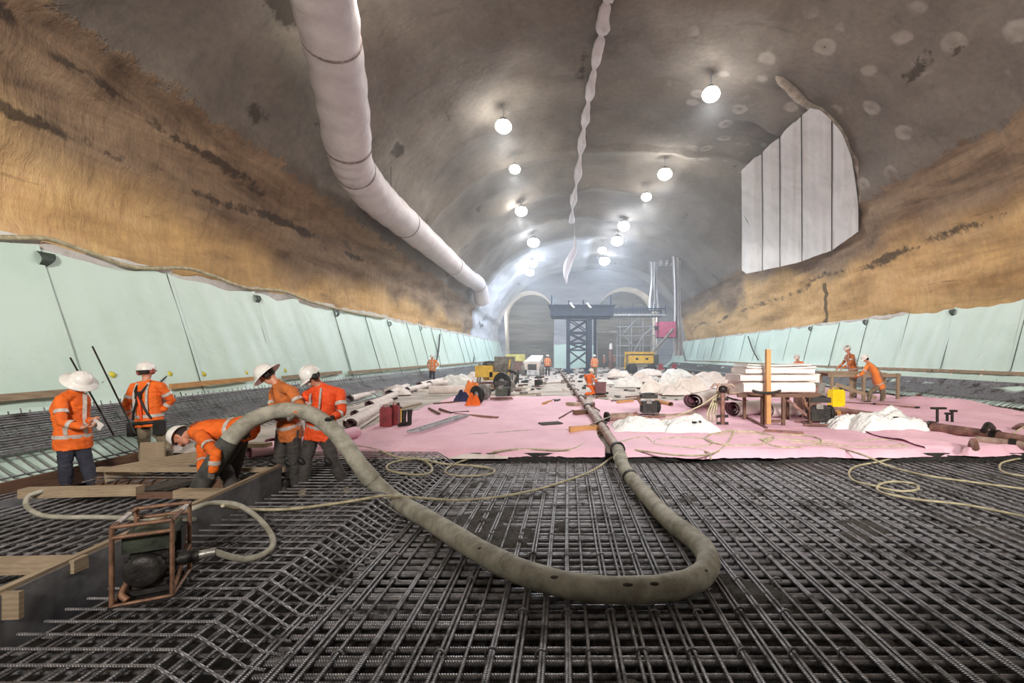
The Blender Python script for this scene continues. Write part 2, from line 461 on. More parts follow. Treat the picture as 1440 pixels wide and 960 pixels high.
def shell(name, t0, t1, nt):
    ys = []
    y = Y0
    while y < Y1 - .01:
        ys.append(y); y += .2 if y < 12 else (.25 if y < 30 else .45)
        if abs(y - JY) < .12: y = JY - .04; ys.append(y); y = JY + .08
    ys.append(Y1)
    vs = []; at = {k: [] for k in ('rock', 'dark', 'white', 'dull', 'rings')}
    for y in ys:
        for i in range(nt + 1):
            t = t0 + (t1 - t0) * i / nt
            p, rk, rx = shell_point(t, y); vs.append(p)
            x, z = p.x, p.z
            nz = N(0, y * .15, z * .2, 1.0, 3)
            if x < CX:
                if y > 46: rk = -1.5
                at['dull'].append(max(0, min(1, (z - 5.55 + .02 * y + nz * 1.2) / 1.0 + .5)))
                seam = abs(z - (6.25 - .006 * y) - .45 * noise.noise(Vector((y * .22, 3, 0)))) / .30
                dk = max(0, 1 - seam * (1.1 - .5 * noise.noise(Vector((y * .5, 5, 5))))) * (.98 if 7 < y < 22 else .4) * (.85 + .6 * noise.noise(Vector((y * .35, 1, 7))))
                dk = max(dk, max(0, 1 - abs(z - 7.9 + .11 * (y - 4)) / .3) * (.8 if y < 14 else .2))
                at['white'].append(max(0, min(1, (y - 45) / 2)))
            else:
                if y > 60: rk = -1.5
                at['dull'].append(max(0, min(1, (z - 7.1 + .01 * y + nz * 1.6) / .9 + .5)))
                zs = 6.9 - .045 * (y - 15) * (1 if y > 15 else .3) + .5 * noise.noise(Vector((y * .2, 9, 0)))
                dk = max(0, 1 - abs(z - zs) / .4) * (.62 + .7 * noise.noise(Vector((y * .3, 2, 3))))
                if abs(y - 27.5 + .3 * (z - 4)) < .28 and z < 6.2: dk = .8
                at['white'].append(.5 if y > 58 else 0)
            if rk < 0:
                dk = max(0, N(x, y * .5, z, .9, 2) - .35) * 1.2
            at['dark'].append(dk)
            at['rings'].append(1 if rx > .12 and rk < -.3 and y < JY + 6 else 0)
            at['rock'].append(rk)
    k = nt + 1; fs = [(j * k + i, j * k + i + 1, (j + 1) * k + i + 1, (j + 1) * k + i) for j in range(len(ys) - 1) for i in range(nt)]
    mb = MB(); mb.add(vs, fs, 0, True); o = struct(name, mb, M['tunnel'])
    for a, vals in at.items():
        o.data.attributes.new(a, 'FLOAT', 'POINT').data.foreach_set('value', vals)
    return o
shell('wall_left', 0, .27, 46)
shell('ceiling', .27, .73, 70)
shell('wall_right', .73, 1, 46)

# end wall with its two portals
YE = 63.4
def outline(inset=-.3, n=40):
    pts = []
    for i in range(n + 1):
        p = profile(i / n); q = Vector((p.x, YE, p.z))
        q = Vector((CX, YE, 4)) + (q - Vector((CX, YE, 4))) * 1.03; pts.append(q)
    return pts
def arch(cx, w, top, z0=0.0, n=20):
    """portal outline from left foot over the crown to right foot"""
    r = w; zs = top - r; pts = [Vector((cx - w * .93, YE, z0))]
    for i in range(n + 1):
        a = math.pi - math.pi * i / n
        pts.append(Vector((cx + r * math.cos(a), YE, zs + r * math.sin(a))))
    pts.append(Vector((cx + w * .93, YE, z0))); return pts
PORT = [(-5.2, 3.5, 10.9), (8.4, 4.3, 11.4)]
out = outline(); holes = [arch(*p)[::-1] for p in PORT]
loops = [out] + holes
tris = geometry.tessellate_polygon(loops)
flat = [v for l in loops for v in l]
mb = MB(); mb.add(flat, [tuple(t) for t in tris])
struct('wall_end', mb, simple('pale sprayed headwall', (176, 176, 180), (142, 143, 150), .35, .85, 0, .8, .15, stretch=(.5, 1, 2)))
for k, p in enumerate(PORT):
    a = arch(*p, z0=-.2); mb = MB()
    def jam(u, v, a=a):
        f = u * (len(a) - 1); i = min(int(f), len(a) - 2); q = a[i].lerp(a[i + 1], f - i)
        return q + Vector((N(q.x, v * 4, q.z, .7) * .1, v * 5, 0))
    mb.grid(jam, 44, 8)
    t = struct('trim_%d' % (k + 1), mb, simple('portal lining concrete', (226, 222, 214), (190, 186, 178), 1, .8))
    b = [q + Vector((0, 4.6, 0)) for q in a]; mb = MB()
    mb.add(b, [tuple(range(len(b)))])
    struct('trim_%d' % (k + 3), mb, M['face'])
    # round canopy tube framing the portal
    th = thing('portal_canopy', ['curved steel canopy framing the left portal in the far headwall', 'curved steel canopy framing the right portal behind the scaffold'][k], 'portal frame', (p[0], YE, 0))
    c = [(Vector((q.x, YE - .35, q.z)) - Vector((p[0], YE, p[2] - p[1]))) * 1.06 + Vector((p[0], YE, p[2] - p[1])) for q in arch(*p, z0=0)[1:-1]]
    MB().tube([q + Vector((0, .6, 0)) for q in c], .16, 8).build('ring_tube', M['steel_blue'], th)
    for q in c[3:-2:4]:
        MB().tube([q + Vector((0, .6, 0)), q + Vector((0, 1.3, 0))], .08, 6).build('bracket', M['steel_blue'], th)
mb = MB(); mb.grid(lambda u, v: Vector((-1.75 + u * 5.9, YE - .12 - .08 * noise.noise(Vector((u * 9, v, 2))) - .25 * (1 - v), .1 + v * (3.3 + .25 * noise.noise(Vector((u * 6, 1, 1)))))), 30, 8)
tag(mb.build('headwall_membrane', M['green'], None, (1.2, YE - .2, .1)), 'pale green membrane on the headwall between the two portals', 'membrane')
# back of the excavation behind the photographer
mb = MB(); o2 = [Vector((q.x, Y0 + .3, q.z)) for q in outline()]
mb.add(o2, [tuple(range(len(o2)))]); struct('wall_back', mb, simple('rear headwall concrete', (140, 132, 122), (110, 104, 98), .6, .9))
# floor under the bars and the raised slab
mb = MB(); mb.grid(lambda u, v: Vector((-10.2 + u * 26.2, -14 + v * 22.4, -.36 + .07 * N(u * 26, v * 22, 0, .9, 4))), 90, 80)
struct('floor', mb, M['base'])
mb = MB()
def slabtop(u, v):
    y = 8.05 + v * 60; x = -10.2 + u * 26.2
    return Vector((x, y, SLAB - .02 + .035 * N(x, y, 0, .8, 3) * min(1, v * 20)))
mb.grid(slabtop, 90, 150)
struct('floor_slab', mb, M['slab'])
mb = MB(); mb.grid(lambda u, v: Vector((-10.2 + u * 26.2, 8.045 + .01 * v, -.5 + v * (SLAB + .475))), 60, 2)
struct('trim_6', mb, M['base'])

# ------------------------------------------------------------------ green membrane along both walls
def membrane(side, label):
    L = side < 0
    th = thing('wall_membrane', label, 'membrane', (-9 if L else 15, 0, 0))
    ys = []; y = -3.0; rnd = random.Random(5 if L else 6)
    while y < 62.5:
        ys.append(y); y += rnd.uniform(2.2, 2.9)
    ys.append(63.2)
    def base(v):           # v from 0 foot to 1 top, leaning back on the rock
        if L: return Vector((-7.7, 0, .05)).lerp(Vector((-8.72, 0, .9)), v / .3) if v < .3 else Vector((-8.72, 0, .9)).lerp(Vector((-9.45, 0, 3.78)), (v - .3) / .7)
        return Vector((13.4, 0, .3)).lerp(Vector((14.55, 0, 1.25)), v / .3) if v < .3 else Vector((14.55, 0, 1.25)).lerp(Vector((15.15, 0, 3.72)), (v - .3) / .7)
    for i in range(len(ys) - 1):
        a, b = ys[i], ys[i + 1]; seed = rnd.random() * 50; mb = MB()
        lift = rnd.uniform(.0, .05)
        def fn(u, v):
            y = a + u * (b + .12 - a); p = base(v)
            fold = noise.noise(Vector((y * 1.1 + v * .7, seed, v * .35))) * .10 + noise.noise(Vector((y * 3.1 + v * 1.6, seed, v * .6))) * .04
            fold *= .45 + .55 * math.sin(math.pi * min(1, max(0, v)))
            sag = -.10 * math.sin(math.pi * u) * (v ** 6) + .10 * noise.noise(Vector((y * 1.7, 4, seed))) * v ** 8
            return Vector((p.x - side * (abs(fold) + lift * u + .01), y + .25 * (1 - v) * (1 if L else .3), p.z + sag))
        nu = 22 if a < 25 else 8
        mb.grid(fn, nu, 20 if a < 25 else 8)
        o = mb.build('membrane_panel', M['green'], th)
        ln = [fn(0, k / 14) + Vector((-side * .03, 0, 0)) for k in range(4, 15)]
        MB().tube(ln, .009 if a < 12 else .014, 4).build('seam', M['seam'], o, th['_o'])
        if L or a > 20:       # white fleece showing above the green edge
            mb = MB()
            def top(u, v):
                y = a + .2 + u * (b - a); p = base(1)
                return Vector((p.x + side * .03 - side * .05 * v, y, p.z - .12 + v * (.30 if L else .2) * (.75 + .5 * noise.noise(Vector((y * 1.3, seed, 0)))) + .03 * noise.noise(Vector((y * 5, 0, seed)))))
            mb.grid(top, 12, 3); mb.build('fleece_edge', M['white_strip'], th)
        if i % 2 == 0 and a < 30:
            q = fn(.02, .97); mb = MB()
            mb.grid(lambda u, v: q + Vector((-side * (.05 + .1 * math.sin(v * 3)), -.02 + u * .3 * (1 - v * .6), -.28 * v + .05)), 4, 5)
            mb.build('loose_flap', M['seam'], th)
    return th
membrane(-1, 'pale green waterproofing membrane hung along the left rock wall')
membrane(1, 'pale green waterproofing membrane hung along the right rock wall')

# timber rails and anchor bars on the membranes
for i, (a, b) in enumerate([((4.6, 7.9), 0), ((9.9, 12.5), 0), ((13.8, 17.4), 0), ((18, 30), 0), ((31, 52), 0)]):
    y0, y1 = a; mb = MB(); mb.bar((-8.62, y0, 1.18), (-8.62, y1, 1.22), .07, .11)
    tag(mb.build('timber_rail', M['wood_new'] if i == 1 else M['wood'], None, (-8.6, y0, 1.15)),
        ['pale timber rail on green sheet behind harnessed worker', 'orange timber rail on green sheet left of stooping hose worker', 'timber rail on green sheet right of hose workers',
         'long thin timber rail on left green sheet near lone standing worker', 'farthest timber rail along left green sheet'][i], 'timber rail')
rail_r = thing('timber_rail', 'long pale timber rail at foot of right green sheet', 'timber rail', (14.4, 12, 1.2))
for k in range(11):
    y = 9.5 + k * 4.2; MB().bar((14.42, y, 1.26 + .02 * math.sin(k)), (14.42, y + 4.25, 1.26 + .02 * math.sin(k + 1)), .09, .11).build('plank', M['wood'], rail_r)
for k in range(34):
    y = 14.5 + k * 1.25
    MB().bar((14.30, y, .95), (14.52, y + .12, 1.36), .08, .05).build('batten', M['foam'], rail_r)
for i, (px, py, tx, ty, dd) in enumerate([(157, 527, 120, 556, 8.6), (237, 526, 215, 548, 9.6), (285, 526, 258, 549, 10.3), (345, 524, 305, 545, 12), (400, 521, 368, 540, 14)]):
    q = P(px, py, dd); k = (-8.78 - q.x); q = P(px, py, -8.84 * F / (px - VX)); e = P(tx, ty, q.y * .94)
    th = thing('wall_anchor', 'yellow capped anchor bar ' + ['right of man reading phone', 'beside right elbow of harnessed worker', 'next beyond harnessed worker above short plank', 'above orange timber rail', 'behind white hard hat of left hose carrier'][i], 'anchor', q)
    MB().tube([q, e], .014, 6).build('bar', M['band'], th)
    Mx = Matrix.Translation(q) @ Vector(e - q).to_track_quat('Z', 'Y').to_matrix().to_4x4()
    MB().lathe([(0, -.02), (.07, -.02), (.075, .02), (.03, .05), (0, .05)], Mx, 10).build('cap', M['cap'], th)
for i, (a, b) in enumerate([((130, 487, 7.2), (190, 610, 6.9)), ((99, 503, 7.0), (160, 612, 6.7))]):
    a = P(*a); b = P(*b); mb = MB(); mb.tube([a, b], .013, 6)
    tag(mb.build('steel_rod', M['band'], None, b), ['long thin steel rod leaning right of man reading phone', 'shorter steel rod rising behind brimmed hat'][i], 'rod')
for i, (a, b) in enumerate([((620, 470, 33), (632, 510, 30)), ((674, 490, 45), (683, 510, 42)), ((1044, 473, 37), (1031, 506, 34)), ((1199, 0, 0), (0, 0, 0)), ((960, 483, 58), (952, 506, 55))]):
    if i == 3: continue
    a = P(*a); b = P(*b); a.x = (-9.2 if a.x < 0 else 14.75); b.x = (-8.6 if b.x < 0 else 14.3)
    mb = MB(); mb.tube(spline([a, (a + b) / 2 + Vector((0, .1, -.1)), b], 5), .05, 6)
    tag(mb.build('drain_hose', M['band'], None, b), ['black drain hose down left green sheet by lone worker', 'short black hose on far left green sheet', 'black hose down right green sheet behind foam board stack', '', 'short black hose on far right green sheet'][i], 'hose')

# cream service hose slung along the left rock
pts = [(-20, 333), (0, 334), (30, 334), (68, 336), (100, 346), (140, 360), (180, 374), (215, 377), (262, 377), (300, 388), (345, 404), (400, 410), (440, 425), (500, 440), (540, 447)]
pp = []
for x, y in pts:
    d = (9.35) * F / (VX - x); pp.append(P(x, y, d))
mb = MB(); mb.tube(spline(pp, 6), .045, 8)
tag(mb.build('service_hose', M['airline'], None, (-9.35, 8, 4)), 'cream service hose slung along left rock above green sheet', 'hose')

# ------------------------------------------------------------------ ventilation duct
dp = [P(428, -110, 8.6), P(455, 0, 10.2), P(478, 120, 12.6), P(490, 210, 14.6), P(500, 240, 15.6), P(528, 276, 17.6), P(568, 312, 21.5), P(620, 357, 29), P(655, 388, 37), P(672, 400, 41.5), P(679, 424, 43)]
line = spline(dp, 10)
duct = thing('ventilation_duct', 'large white ventilation duct hung high along left vault', 'duct', (dp[3].x, dp[3].y, 6))
rad = []
for i, p in enumerate(line):
    k = i / 10; b = .70
    if abs(k - 3.5) < .6: b = .66
    rad.append(b + .02 * math.sin(i * 1.7))
def wob(i, a): return 1 + .035 * noise.noise(Vector((line[i].y * 1.2, math.cos(a) * 1.5, math.sin(a) * 1.5)))
MB().tube(line, rad, 32, rfn=wob).build('duct_sleeve', M['duct'], duct)
for i in (14, 29, 40, 60, 74, 90):
    if i + 1 < len(line):
        a = line[i]; b = a + (line[i + 1] - a).normalized() * .07
        MB().tube([a, b], rad[i] + .018, 32).build('joint_band', M['duct_seam'], duct)
for i in (8, 18, 36, 46, 56, 66, 76):
    p = line[i]; zt = vault_z(p.x) + .05
    MB().tube([p + Vector((0, 0, rad[i] * .9)), Vector((p.x, p.y, zt))], .012, 5).build('hanger', M['line_black'], duct)

# twisted white sleeve hanging from the crown
tw = [(858, -30), (852, 5), (845, 50), (836, 95), (828, 140), (822, 175), (817, 210), (812, 250), (806, 285), (804, 312)]
tp = [vault_hit(x, y, .35) for x, y in tw]; ln = spline(tp, 14); R = []
for i in range(len(ln)):
    k = i / 14; R.append((.05 + .17 * abs(math.sin(k * math.pi * .95 + .3))) * (1 + .25 * noise.noise(Vector((k * 2, 1, 1)))) * (1.25 if k < 2.5 else 1))
mb = MB(); mb.tube(ln, R, 12, rfn=lambda i, a: 1 + .3 * math.cos(2 * a + i * .45) + .12 * noise.noise(Vector((i * .5, math.cos(a) * 2, math.sin(a) * 2))))
tw_o = thing('hanging_sleeve', 'long twisted white fabric sleeve hung along crown of vault', 'fabric sleeve', tp[4])
mb.build('sleeve', M['duct'], tw_o)
for p in ln[::14]:
    MB().tube([p, Vector((p.x, p.y, vault_z(p.x) + .2))], .012, 5).build('hanger', M['line_black'], tw_o)
tw = [(808, 332), (808, 350), (800, 368), (796, 385), (797, 398)]
tp = [P(x, y, 42) for x, y in tw]; ln = spline(tp, 8)
mb = MB(); mb.tube(ln, [.08 + .19 * math.sin(math.pi * i / len(ln)) for i in range(len(ln))], 10, rfn=lambda i, a: 1 + .4 * math.cos(2 * a + i * .2))
mb.tube([tp[0], Vector((tp[0].x, tp[0].y, vault_z(tp[0].x) + .1))], .02, 5)
tag(mb.build('hanging_sleeve', M['duct'], None, tp[0]), 'short white fabric strip dangling above the steel gantry', 'fabric sleeve')

# ------------------------------------------------------------------ white brattice sheets over the side heading
br = thing('hanging_sheet', 'large white sheet screen with black seams covering the right side heading', 'sheet', (13.5, 27, 7))
edges = [1043, 1072, 1097, 1128, 1170, 1207]
topy = [240, 216, 195, 168, 165, 300]; 
def sh_top(px):
    xs = [1043, 1072, 1097, 1128, 1140, 1155, 1170, 1185, 1198, 1204, 1207]; ys = [240, 216, 194, 164, 154, 158, 170, 190, 222, 262, 290]
    return float(np.interp(px, xs, ys))
def sh_bot(px): return float(np.interp(px, [1043, 1050, 1120, 1170, 1207], [380, 385, 370, 352, 326]))
def sh_d(px): return float(np.interp(px, [1043, 1207], [33.5, 22.6]))
for i in range(5):
    a, b = edges[i], edges[i + 1]; mb = MB()
    def fn(u, v):
        px = a + (b - a) * u; y = sh_bot(px) + (sh_top(px) - sh_bot(px)) * v
        d = min(sh_d(px), vault_hit(px, y, .32).y); p = P(px, y, d)
        w_ = .10 * noise.noise(Vector((px * .12, v * 1.2, 3))) + .16 * math.sin(math.pi * u) * (.3 + .7 * v) + .03 * noise.noise(Vector((px * .4, v * 5, 3)))
        return p + Vector((-w_ * .8, -w_, 0))
    mb.grid(fn, 18, 26); o = mb.build('sheet_panel', M['tunnel_white'], br)
    if i: MB().tube([fn(0, k / 12) + Vector((-.03, -.03, 0)) for k in range(13)], .022, 5).build('seam', M['line_black'], o, br['_o'])
# ridge of sprayed concrete framing the heading arch
xs = [(1075, 92), (1092, 108), (1110, 128), (1135, 150), (1165, 168), (1190, 198), (1205, 235), (1213, 262), (1210, 285)]
rp = []
for i, (x, y) in enumerate(xs):
    q = P(x, y, 21.9); k = vault_z(q.x)
    rp.append(vault_hit(x, y, .05))
mb = MB(); mb.tube([q + Vector((.04, 0, .1)) for q in spline(rp, 6)], .19, 10, rfn=lambda i, a: max(.15, min(1, i / 8)) * (1 + .35 * noise.noise(Vector((i * .3, math.cos(a) * 1.5, math.sin(a) * 1.5)))))
tag(mb.build('trim_5', simple('sprayed arch edge', (170, 158, 146), (120, 110, 102), 3, .9, 0, .8, .03)), kind='structure')
for i, (a, b) in enumerate([((1042, 185), (1056, 320)), ((1056, 235), (1118, 150))]):
    A_ = P(a[0], a[1], 30 if i == 0 else 27.5); B_ = P(b[0], b[1], 30 if i == 0 else 24)
    if i == 0: B_ = P(b[0], b[1], 31)
    A_.z = min(A_.z, vault_z(A_.x) - .1) if i == 0 else A_.z
    mb = MB(); mb.tube([A_, (A_ + B_) / 2 + Vector((0, 0, -.15)), B_], .035, 6)
    tag(mb.build('cable', M['steel_pale'], None, A_), ['pale cable hanging down left edge of white sheet screen', 'slanting pale cable above white sheet screen'][i], 'cable')

# ------------------------------------------------------------------ flood lights under the vault
LAMPS = [(708, 178, 0, .36), (724, 238, 0, .30), (733, 297, 0, .34), (750, 341, 1, .34), (749, 371, 1, .3), (745, 383, 1, .3),
         (1000, 133, 0, .36), (935, 245, 0, .40), (909, 277, 0, .28), (877, 318, 1, .34), (868, 339, 1, .34), (847, 352, 1, .26), (850, 367, 1, .36)]
WHERE = ['nearest on left side of the vault', 'second nearest on left side of the vault', 'third nearest on left side, above duct end', 'fourth nearest on left side with blue tint', 'second farthest on left side of the vault', 'farthest on left side above left portal',
         'nearest on right side, left of white sheet screen', 'second nearest on right side of the vault', 'smaller one third nearest on right side', 'fourth nearest on right side with blue tint', 'fifth nearest on right side', 'small one nearest the crown on right side', 'farthest on right side above gantry']
PWR = 0.16
for (px, py, cool, r), wh in zip(LAMPS, WHERE):
    p = vault_hit(px, py, 1.0); r_ = r * max(1, min(1.7, p.y / 26))
    th = thing('floodlight', 'lit white floodlight ' + wh, 'light', p)
    Mx = Matrix.Translation(p)
    MB().lathe([(r_ * .8, r_ * .55), (r_ * .82, r_ * .62), (r_ * .5, r_ * .95), (.08, r_ * 1.1), (0, r_ * 1.1)], Mx, 20).build('housing', M['machine'], th)
    MB().ball(p, (r_, r_, r_ * .75), None, 20).build('lens', M['lamp_cool'] if cool else M['lamp_warm'], th)
    MB().tube([p + Vector((0, 0, .3)), Vector((p.x, p.y, vault_z(p.x) + .25))], .03, 6).build('bracket', M['steel_pale'], th)
    l = bpy.data.lights.new('lamp_and_fill_light', 'SPOT'); l.spot_size = math.radians(172); l.spot_blend = .5; l.shadow_soft_size = r_ * .6
    l.energy = (2300 if p.y < 30 else 4600) * PWR; l.color = (.72, .84, 1) if cool else (1, .97, .92)
    lo = bpy.data.objects.new('lamp_and_fill_light', l); C.objects.link(lo); lo.parent = th; lo.location = (0, 0, -r_ - .15)
# dust haze hanging in the far half of the tunnel
hz_ = NT('dust haze'); hv = hz_.n('ShaderNodeVolumeScatter'); hv.inputs['Density'].default_value = .0075; hv.inputs['Color'].default_value = (.86, .92, 1, 1); hv.inputs['Anisotropy'].default_value = .3
hz_.t.nodes.remove(hz_.b); hz_.l(hv.outputs[0], hz_.t.nodes['Material Output'].inputs['Volume'])
mb = MB(); mb.box((CX, 38.5, 8), (24.6, 49, 15.5))
tag(mb.build('dust_haze', hz_.m), kind='structure')
# unseen fill lamps added above and behind the camera to brighten the near end
for x, y in ((-4.5, 11), (9, 9), (-4.5, 0), (9, -2), (-4.5, -9), (9, -9)):
    l = bpy.data.lights.new('lamp_and_fill_light', 'POINT'); l.shadow_soft_size = .4; l.energy = 620 * PWR; l.color = (1, .93, .84)
    lo = bpy.data.objects.new('lamp_and_fill_light', l); C.objects.link(lo); lo.location = (x, y, vault_z(x) - 2.0)
for x in (-7.6, -3.4, 5.6, 11.2):
    l = bpy.data.lights.new('portal_light', 'POINT'); l.shadow_soft_size = .3; l.energy = 120; l.color = (1, .95, .88)
    lo = bpy.data.objects.new('portal_light', l); C.objects.link(lo); lo.location = (x, YE + 1.3, 6.8)

# ------------------------------------------------------------------ reinforcing mats
def bar_mesh(name, pts, r, mat, n=7):
    return MB().tube(pts, r, n, cap=False).mesh(name, mat)

rnd = random.Random(11)
mat_ = thing('reinforcing_mat', 'wide grid of ribbed steel bars covering the foreground floor', 'reinforcing mat', (5, 4.5, 0))
O = Vector(mat_.location)
XL, XR, YN, YF = -1.9, 13.0, .8, 7.95
lb = bar_mesh('long_bar', [(0, YN - 4.5, 0), (.006, -2, .004), (-.004, 0, -.002), (.004, 2, .003), (0, YF - 4.5, 0)], .0125, M['bar_y'])
cb = bar_mesh('cross_bar', [(XL - 5, 0, 0), (-4, .003, .002), (0, -.004, -.003), (4, .003, .002), (XR - 5, 0, 0)], .0195, M['bar_x'])
x = XL; k = 0
while x < XR:
    inst('long_bar', lb, mat_, (x - 5 + rnd.uniform(-.012, .012), 0, -.0125), (0, 0, rnd.uniform(-.0016, .0016)))
    if k % 5 != 3:
        inst('long_bar', lb, mat_, (x - 5 + .030 + rnd.uniform(-.004, .006), rnd.uniform(-.1, .1), -.0135), (0, 0, rnd.uniform(-.0025, .0025)))
    x += .157; k += 1
y = YN; k = 0
while y < YF:
    inst('cross_bar', cb, mat_, (rnd.uniform(-.1, .1), y - 4.5, -.0435), (0, 0, rnd.uniform(-.001, .001)))
    if k % 3 == 1:
        inst('cross_bar', cb, mat_, (rnd.uniform(-.1, .1), y - 4.5 + .038, -.0435), (0, 0, rnd.uniform(-.001, .001)))
    y += .125; k += 1
mb = MB(); y = YN + .05
while y < YF:
    mb.tube([(XL + rnd.uniform(-.1, .1), y, -.155), (XR, y + .01, -.155)], .018, 6, cap=False)
    if rnd.random() < .5: mb.tube([(XL, y + .04, -.155), (XR, y + .05, -.155)], .018, 6, cap=False)
    y += .15
tag(mb.build('lower_cross_bars', M['bar_x'], mat_), kind='stuff')
mb = MB(); x = XL + .05
while x < XR:
    mb.tube([(x, YN, -.20), (x, YF, -.20)], .016, 6, cap=False)
    x += .157
for k in range(44):
    mb.tube([(XL, 1 + k * .16, -.24), (XR, 1 + k * .16, -.24)], .016, 6, cap=False)
tag(mb.build('lower_long_bars', M['bar_y'], mat_), kind='stuff')
hk = MB().tube([Vector((.034 * math.cos(a), 0, .030 * math.sin(a))) for a in [math.pi * i / 8 for i in range(9)]] + [Vector((-.034, 0, -.12))], .0075, 6).mesh('tie_hook', M['bar_x'])
c = 0
for j in range(13):
    for i in range(24):
        if (i + j) % 2 or c > 290: continue
        xx = XL + .157 * (i + 1) + .015; yy = 1.9 + j * .46 + rnd.uniform(-.02, .02)
        inst('tie_hook', hk, mat_, (xx - 5, yy - 4.5, 0), (0, 0, rnd.uniform(-.25, .25))); c += 1
# clots of grout dropped into the bars
def clot(u, v):
    x = -1.9 + 14.5 * u; y = 1.0 + 6.95 * v
    a = N(x, y, 3, .7, 3); b = N(x, y, 7, 6, 3)
    h = -.26 + max(0, a - .02) * .55 + b * .045 * (1 if a > -.1 else .3)
    return Vector((x, y, min(h, -.012 + b * .03)))
mb = MB(); mb.grid(clot, 260, 150)
tag(mb.build('spilled_grout', M['mud'], None, (5, 4, -.2)), 'dark spilled grout clotted between the foreground bars', 'grout', kind='stuff')

# bent bars of the raised left mat
lm = thing('bent_bar_mat', 'raised mat of thin steel bars bent down at the edge', 'reinforcing mat', (-2.6, 4.8, 0))
def bent(x0): return bar_mesh('bent_bar', [(x0 + 2.6, 0, .19), (-.1, 0, .19), (.38, 0, .188), (.41, 0, .175), (.68, 0, -.0), (.80, 0, -.02)], .0095, M['bar_x'])
b1, b2, b3 = bent(-3.28), bent(-3.5), bent(-6.4)
y = 1.9; k = 0
while y < 7.9:
    inst('bent_bar', b1 if y < 4 else (b2 if y < 6.1 else b3), lm, (rnd.uniform(-.02, .02), y - 4.8, 0), (0, 0, rnd.uniform(-.006, .006))); y += .135
l2 = bar_mesh('long_bar', [(0, -3.1, 0), (.006, -1, .002), (0, 1, -.003), (0, 3.1, 0)], .0105, M['bar_y'])
for i in range(7):
    inst('long_bar', l2, lm, (-.55 + i * .155, 0, .169), (0, 0, rnd.uniform(-.002, .002)))
for i in range(3): inst('long_bar', l2, lm, (.45 + i * .09, 0, .125 - i * .055))
mb = MB()
for i in range(9): mb.tube([(-3.22 + i * .13, 1.7, .02), (-3.22 + i * .13, 7.9, .02)], .013, 6, cap=False)
for i in range(40): mb.tube([(-3.3, 1.8 + i * .15, -.03), (-1.9, 1.8 + i * .15, -.03)], .014, 6, cap=False)
for i in range(16): mb.tube([(-6.5 + i * .17, 6.1, .15), (-6.5 + i * .17, 7.9, .15)], .012, 6, cap=False)
tag(mb.build('lower_bars', M['bar_y'], lm), kind='stuff')

# bars inside the timber box on the left
pm = thing('pit_bar_mat', 'dense steel bar mat inside the timber box on the left', 'reinforcing mat', (-5.2, 4.2, .08))
def skew(y): return -3.36 - .12 * (y - 2.6)
pl = bar_mesh('long_bar', [(0, -2.4, 0), (.004, 0, .004), (0, 1.75, 0)], .014, M['bar_y'])
for i in range(23):
    inst('long_bar', pl, pm, (-1.85 + i * .145, 0, .02), (0, 0, .02))
pc = bar_mesh('cross_bar', [(-1.9, 0, 0), (0, .003, .003), (1.5, 0, 0)], .014, M['bar_x'])
for i in range(22): inst('cross_bar', pc, pm, (0, -2.2 + i * .19, -.01))
mb = MB()
for i in range(22): mb.tube([(-7.1 + i * .17, 1.6, -.1), (-7.1 + i * .17, 6, -.1)], .014, 6, cap=False)
for i in range(24): mb.tube([(-7.1, 1.6 + i * .18, -.14), (-3.6, 1.6 + i * .18, -.14)], .014, 6, cap=False)
tag(mb.build('lower_bars', M['bar_y'], pm), kind='stuff')

# mats curving up both walls
def wall_mat(side, label):
    L = side < 0
    prof = [(-7.15, .06), (-7.6, .18), (-7.98, .43), (-8.25, .66), (-8.42, .90), (-8.46, 1.02)] if L else [(13.0, .22), (13.45, .40), (13.8, .58), (14.1, .78), (14.25, .95), (14.3, 1.06)]
    th = thing('wall_bar_mat', label, 'reinforcing mat', (prof[2][0], 10, .5)); ox, oy, oz = th.location
    rib = bar_mesh('rib_bar', [(a - ox, 0, b - oz) for a, b in prof], .010, M['bar_x'], 6)
    y = 3.0 if L else 9.5; c = 0; st = .155 if L else .17
    while c < 296:
        inst('rib_bar', rib, th, (rnd.uniform(-.02, .02), y - oy, rnd.uniform(-.02, .03)), (0, rnd.uniform(-.02, .02), rnd.uniform(-.05, .05))); y += st; c += 1
    for s in np.linspace(0, 1, 17 if L else 14):
        k = 2.1 + s * 2.2 if L else 1.2 + s * 3.0; i = min(int(k), 4); f = k - i; sd = -side
        x = prof[i][0] * (1 - f) + prof[i + 1][0] * f; z = prof[i][1] * (1 - f) + prof[i + 1][1] * f
        MB().tube([(x + sd * .03, 2 if L else 8, z + .02)] + [(x + sd * (.03 + rnd.uniform(-.012, .012)), q, z + .02 + rnd.uniform(-.012, .012)) for q in range(6, 62, 8)], .013, 6, cap=False).build('long_bar', M['bar_y'], th)
    mb = MB()
    for s in np.linspace(0, 1, 16 if L else 26):
        k = (2.0 if L else 1.2) + s * (2.2 if L else 2.8); i = min(int(k), 4); f = k - i
        x = prof[i][0] * (1 - f) + prof[i + 1][0] * f - side * .12; z = prof[i][1] * (1 - f) + prof[i + 1][1] * f + .04
        mb.tube([(x, 2 if L else 8, z), (x, 61, z)], .013, 5, cap=False)
    if L: mb.tube([(-7.55, 2, .2), (-7.55, 20, .2)], .012, 5)
    tag(mb.build('inner_bars', M['bar_y'], th), kind='stuff')
    return th
wall_mat(-1, 'steel bar mat curving up the foot of the left green sheet')
wall_mat(1, 'steel bar mat curving up the foot of the right green sheet')

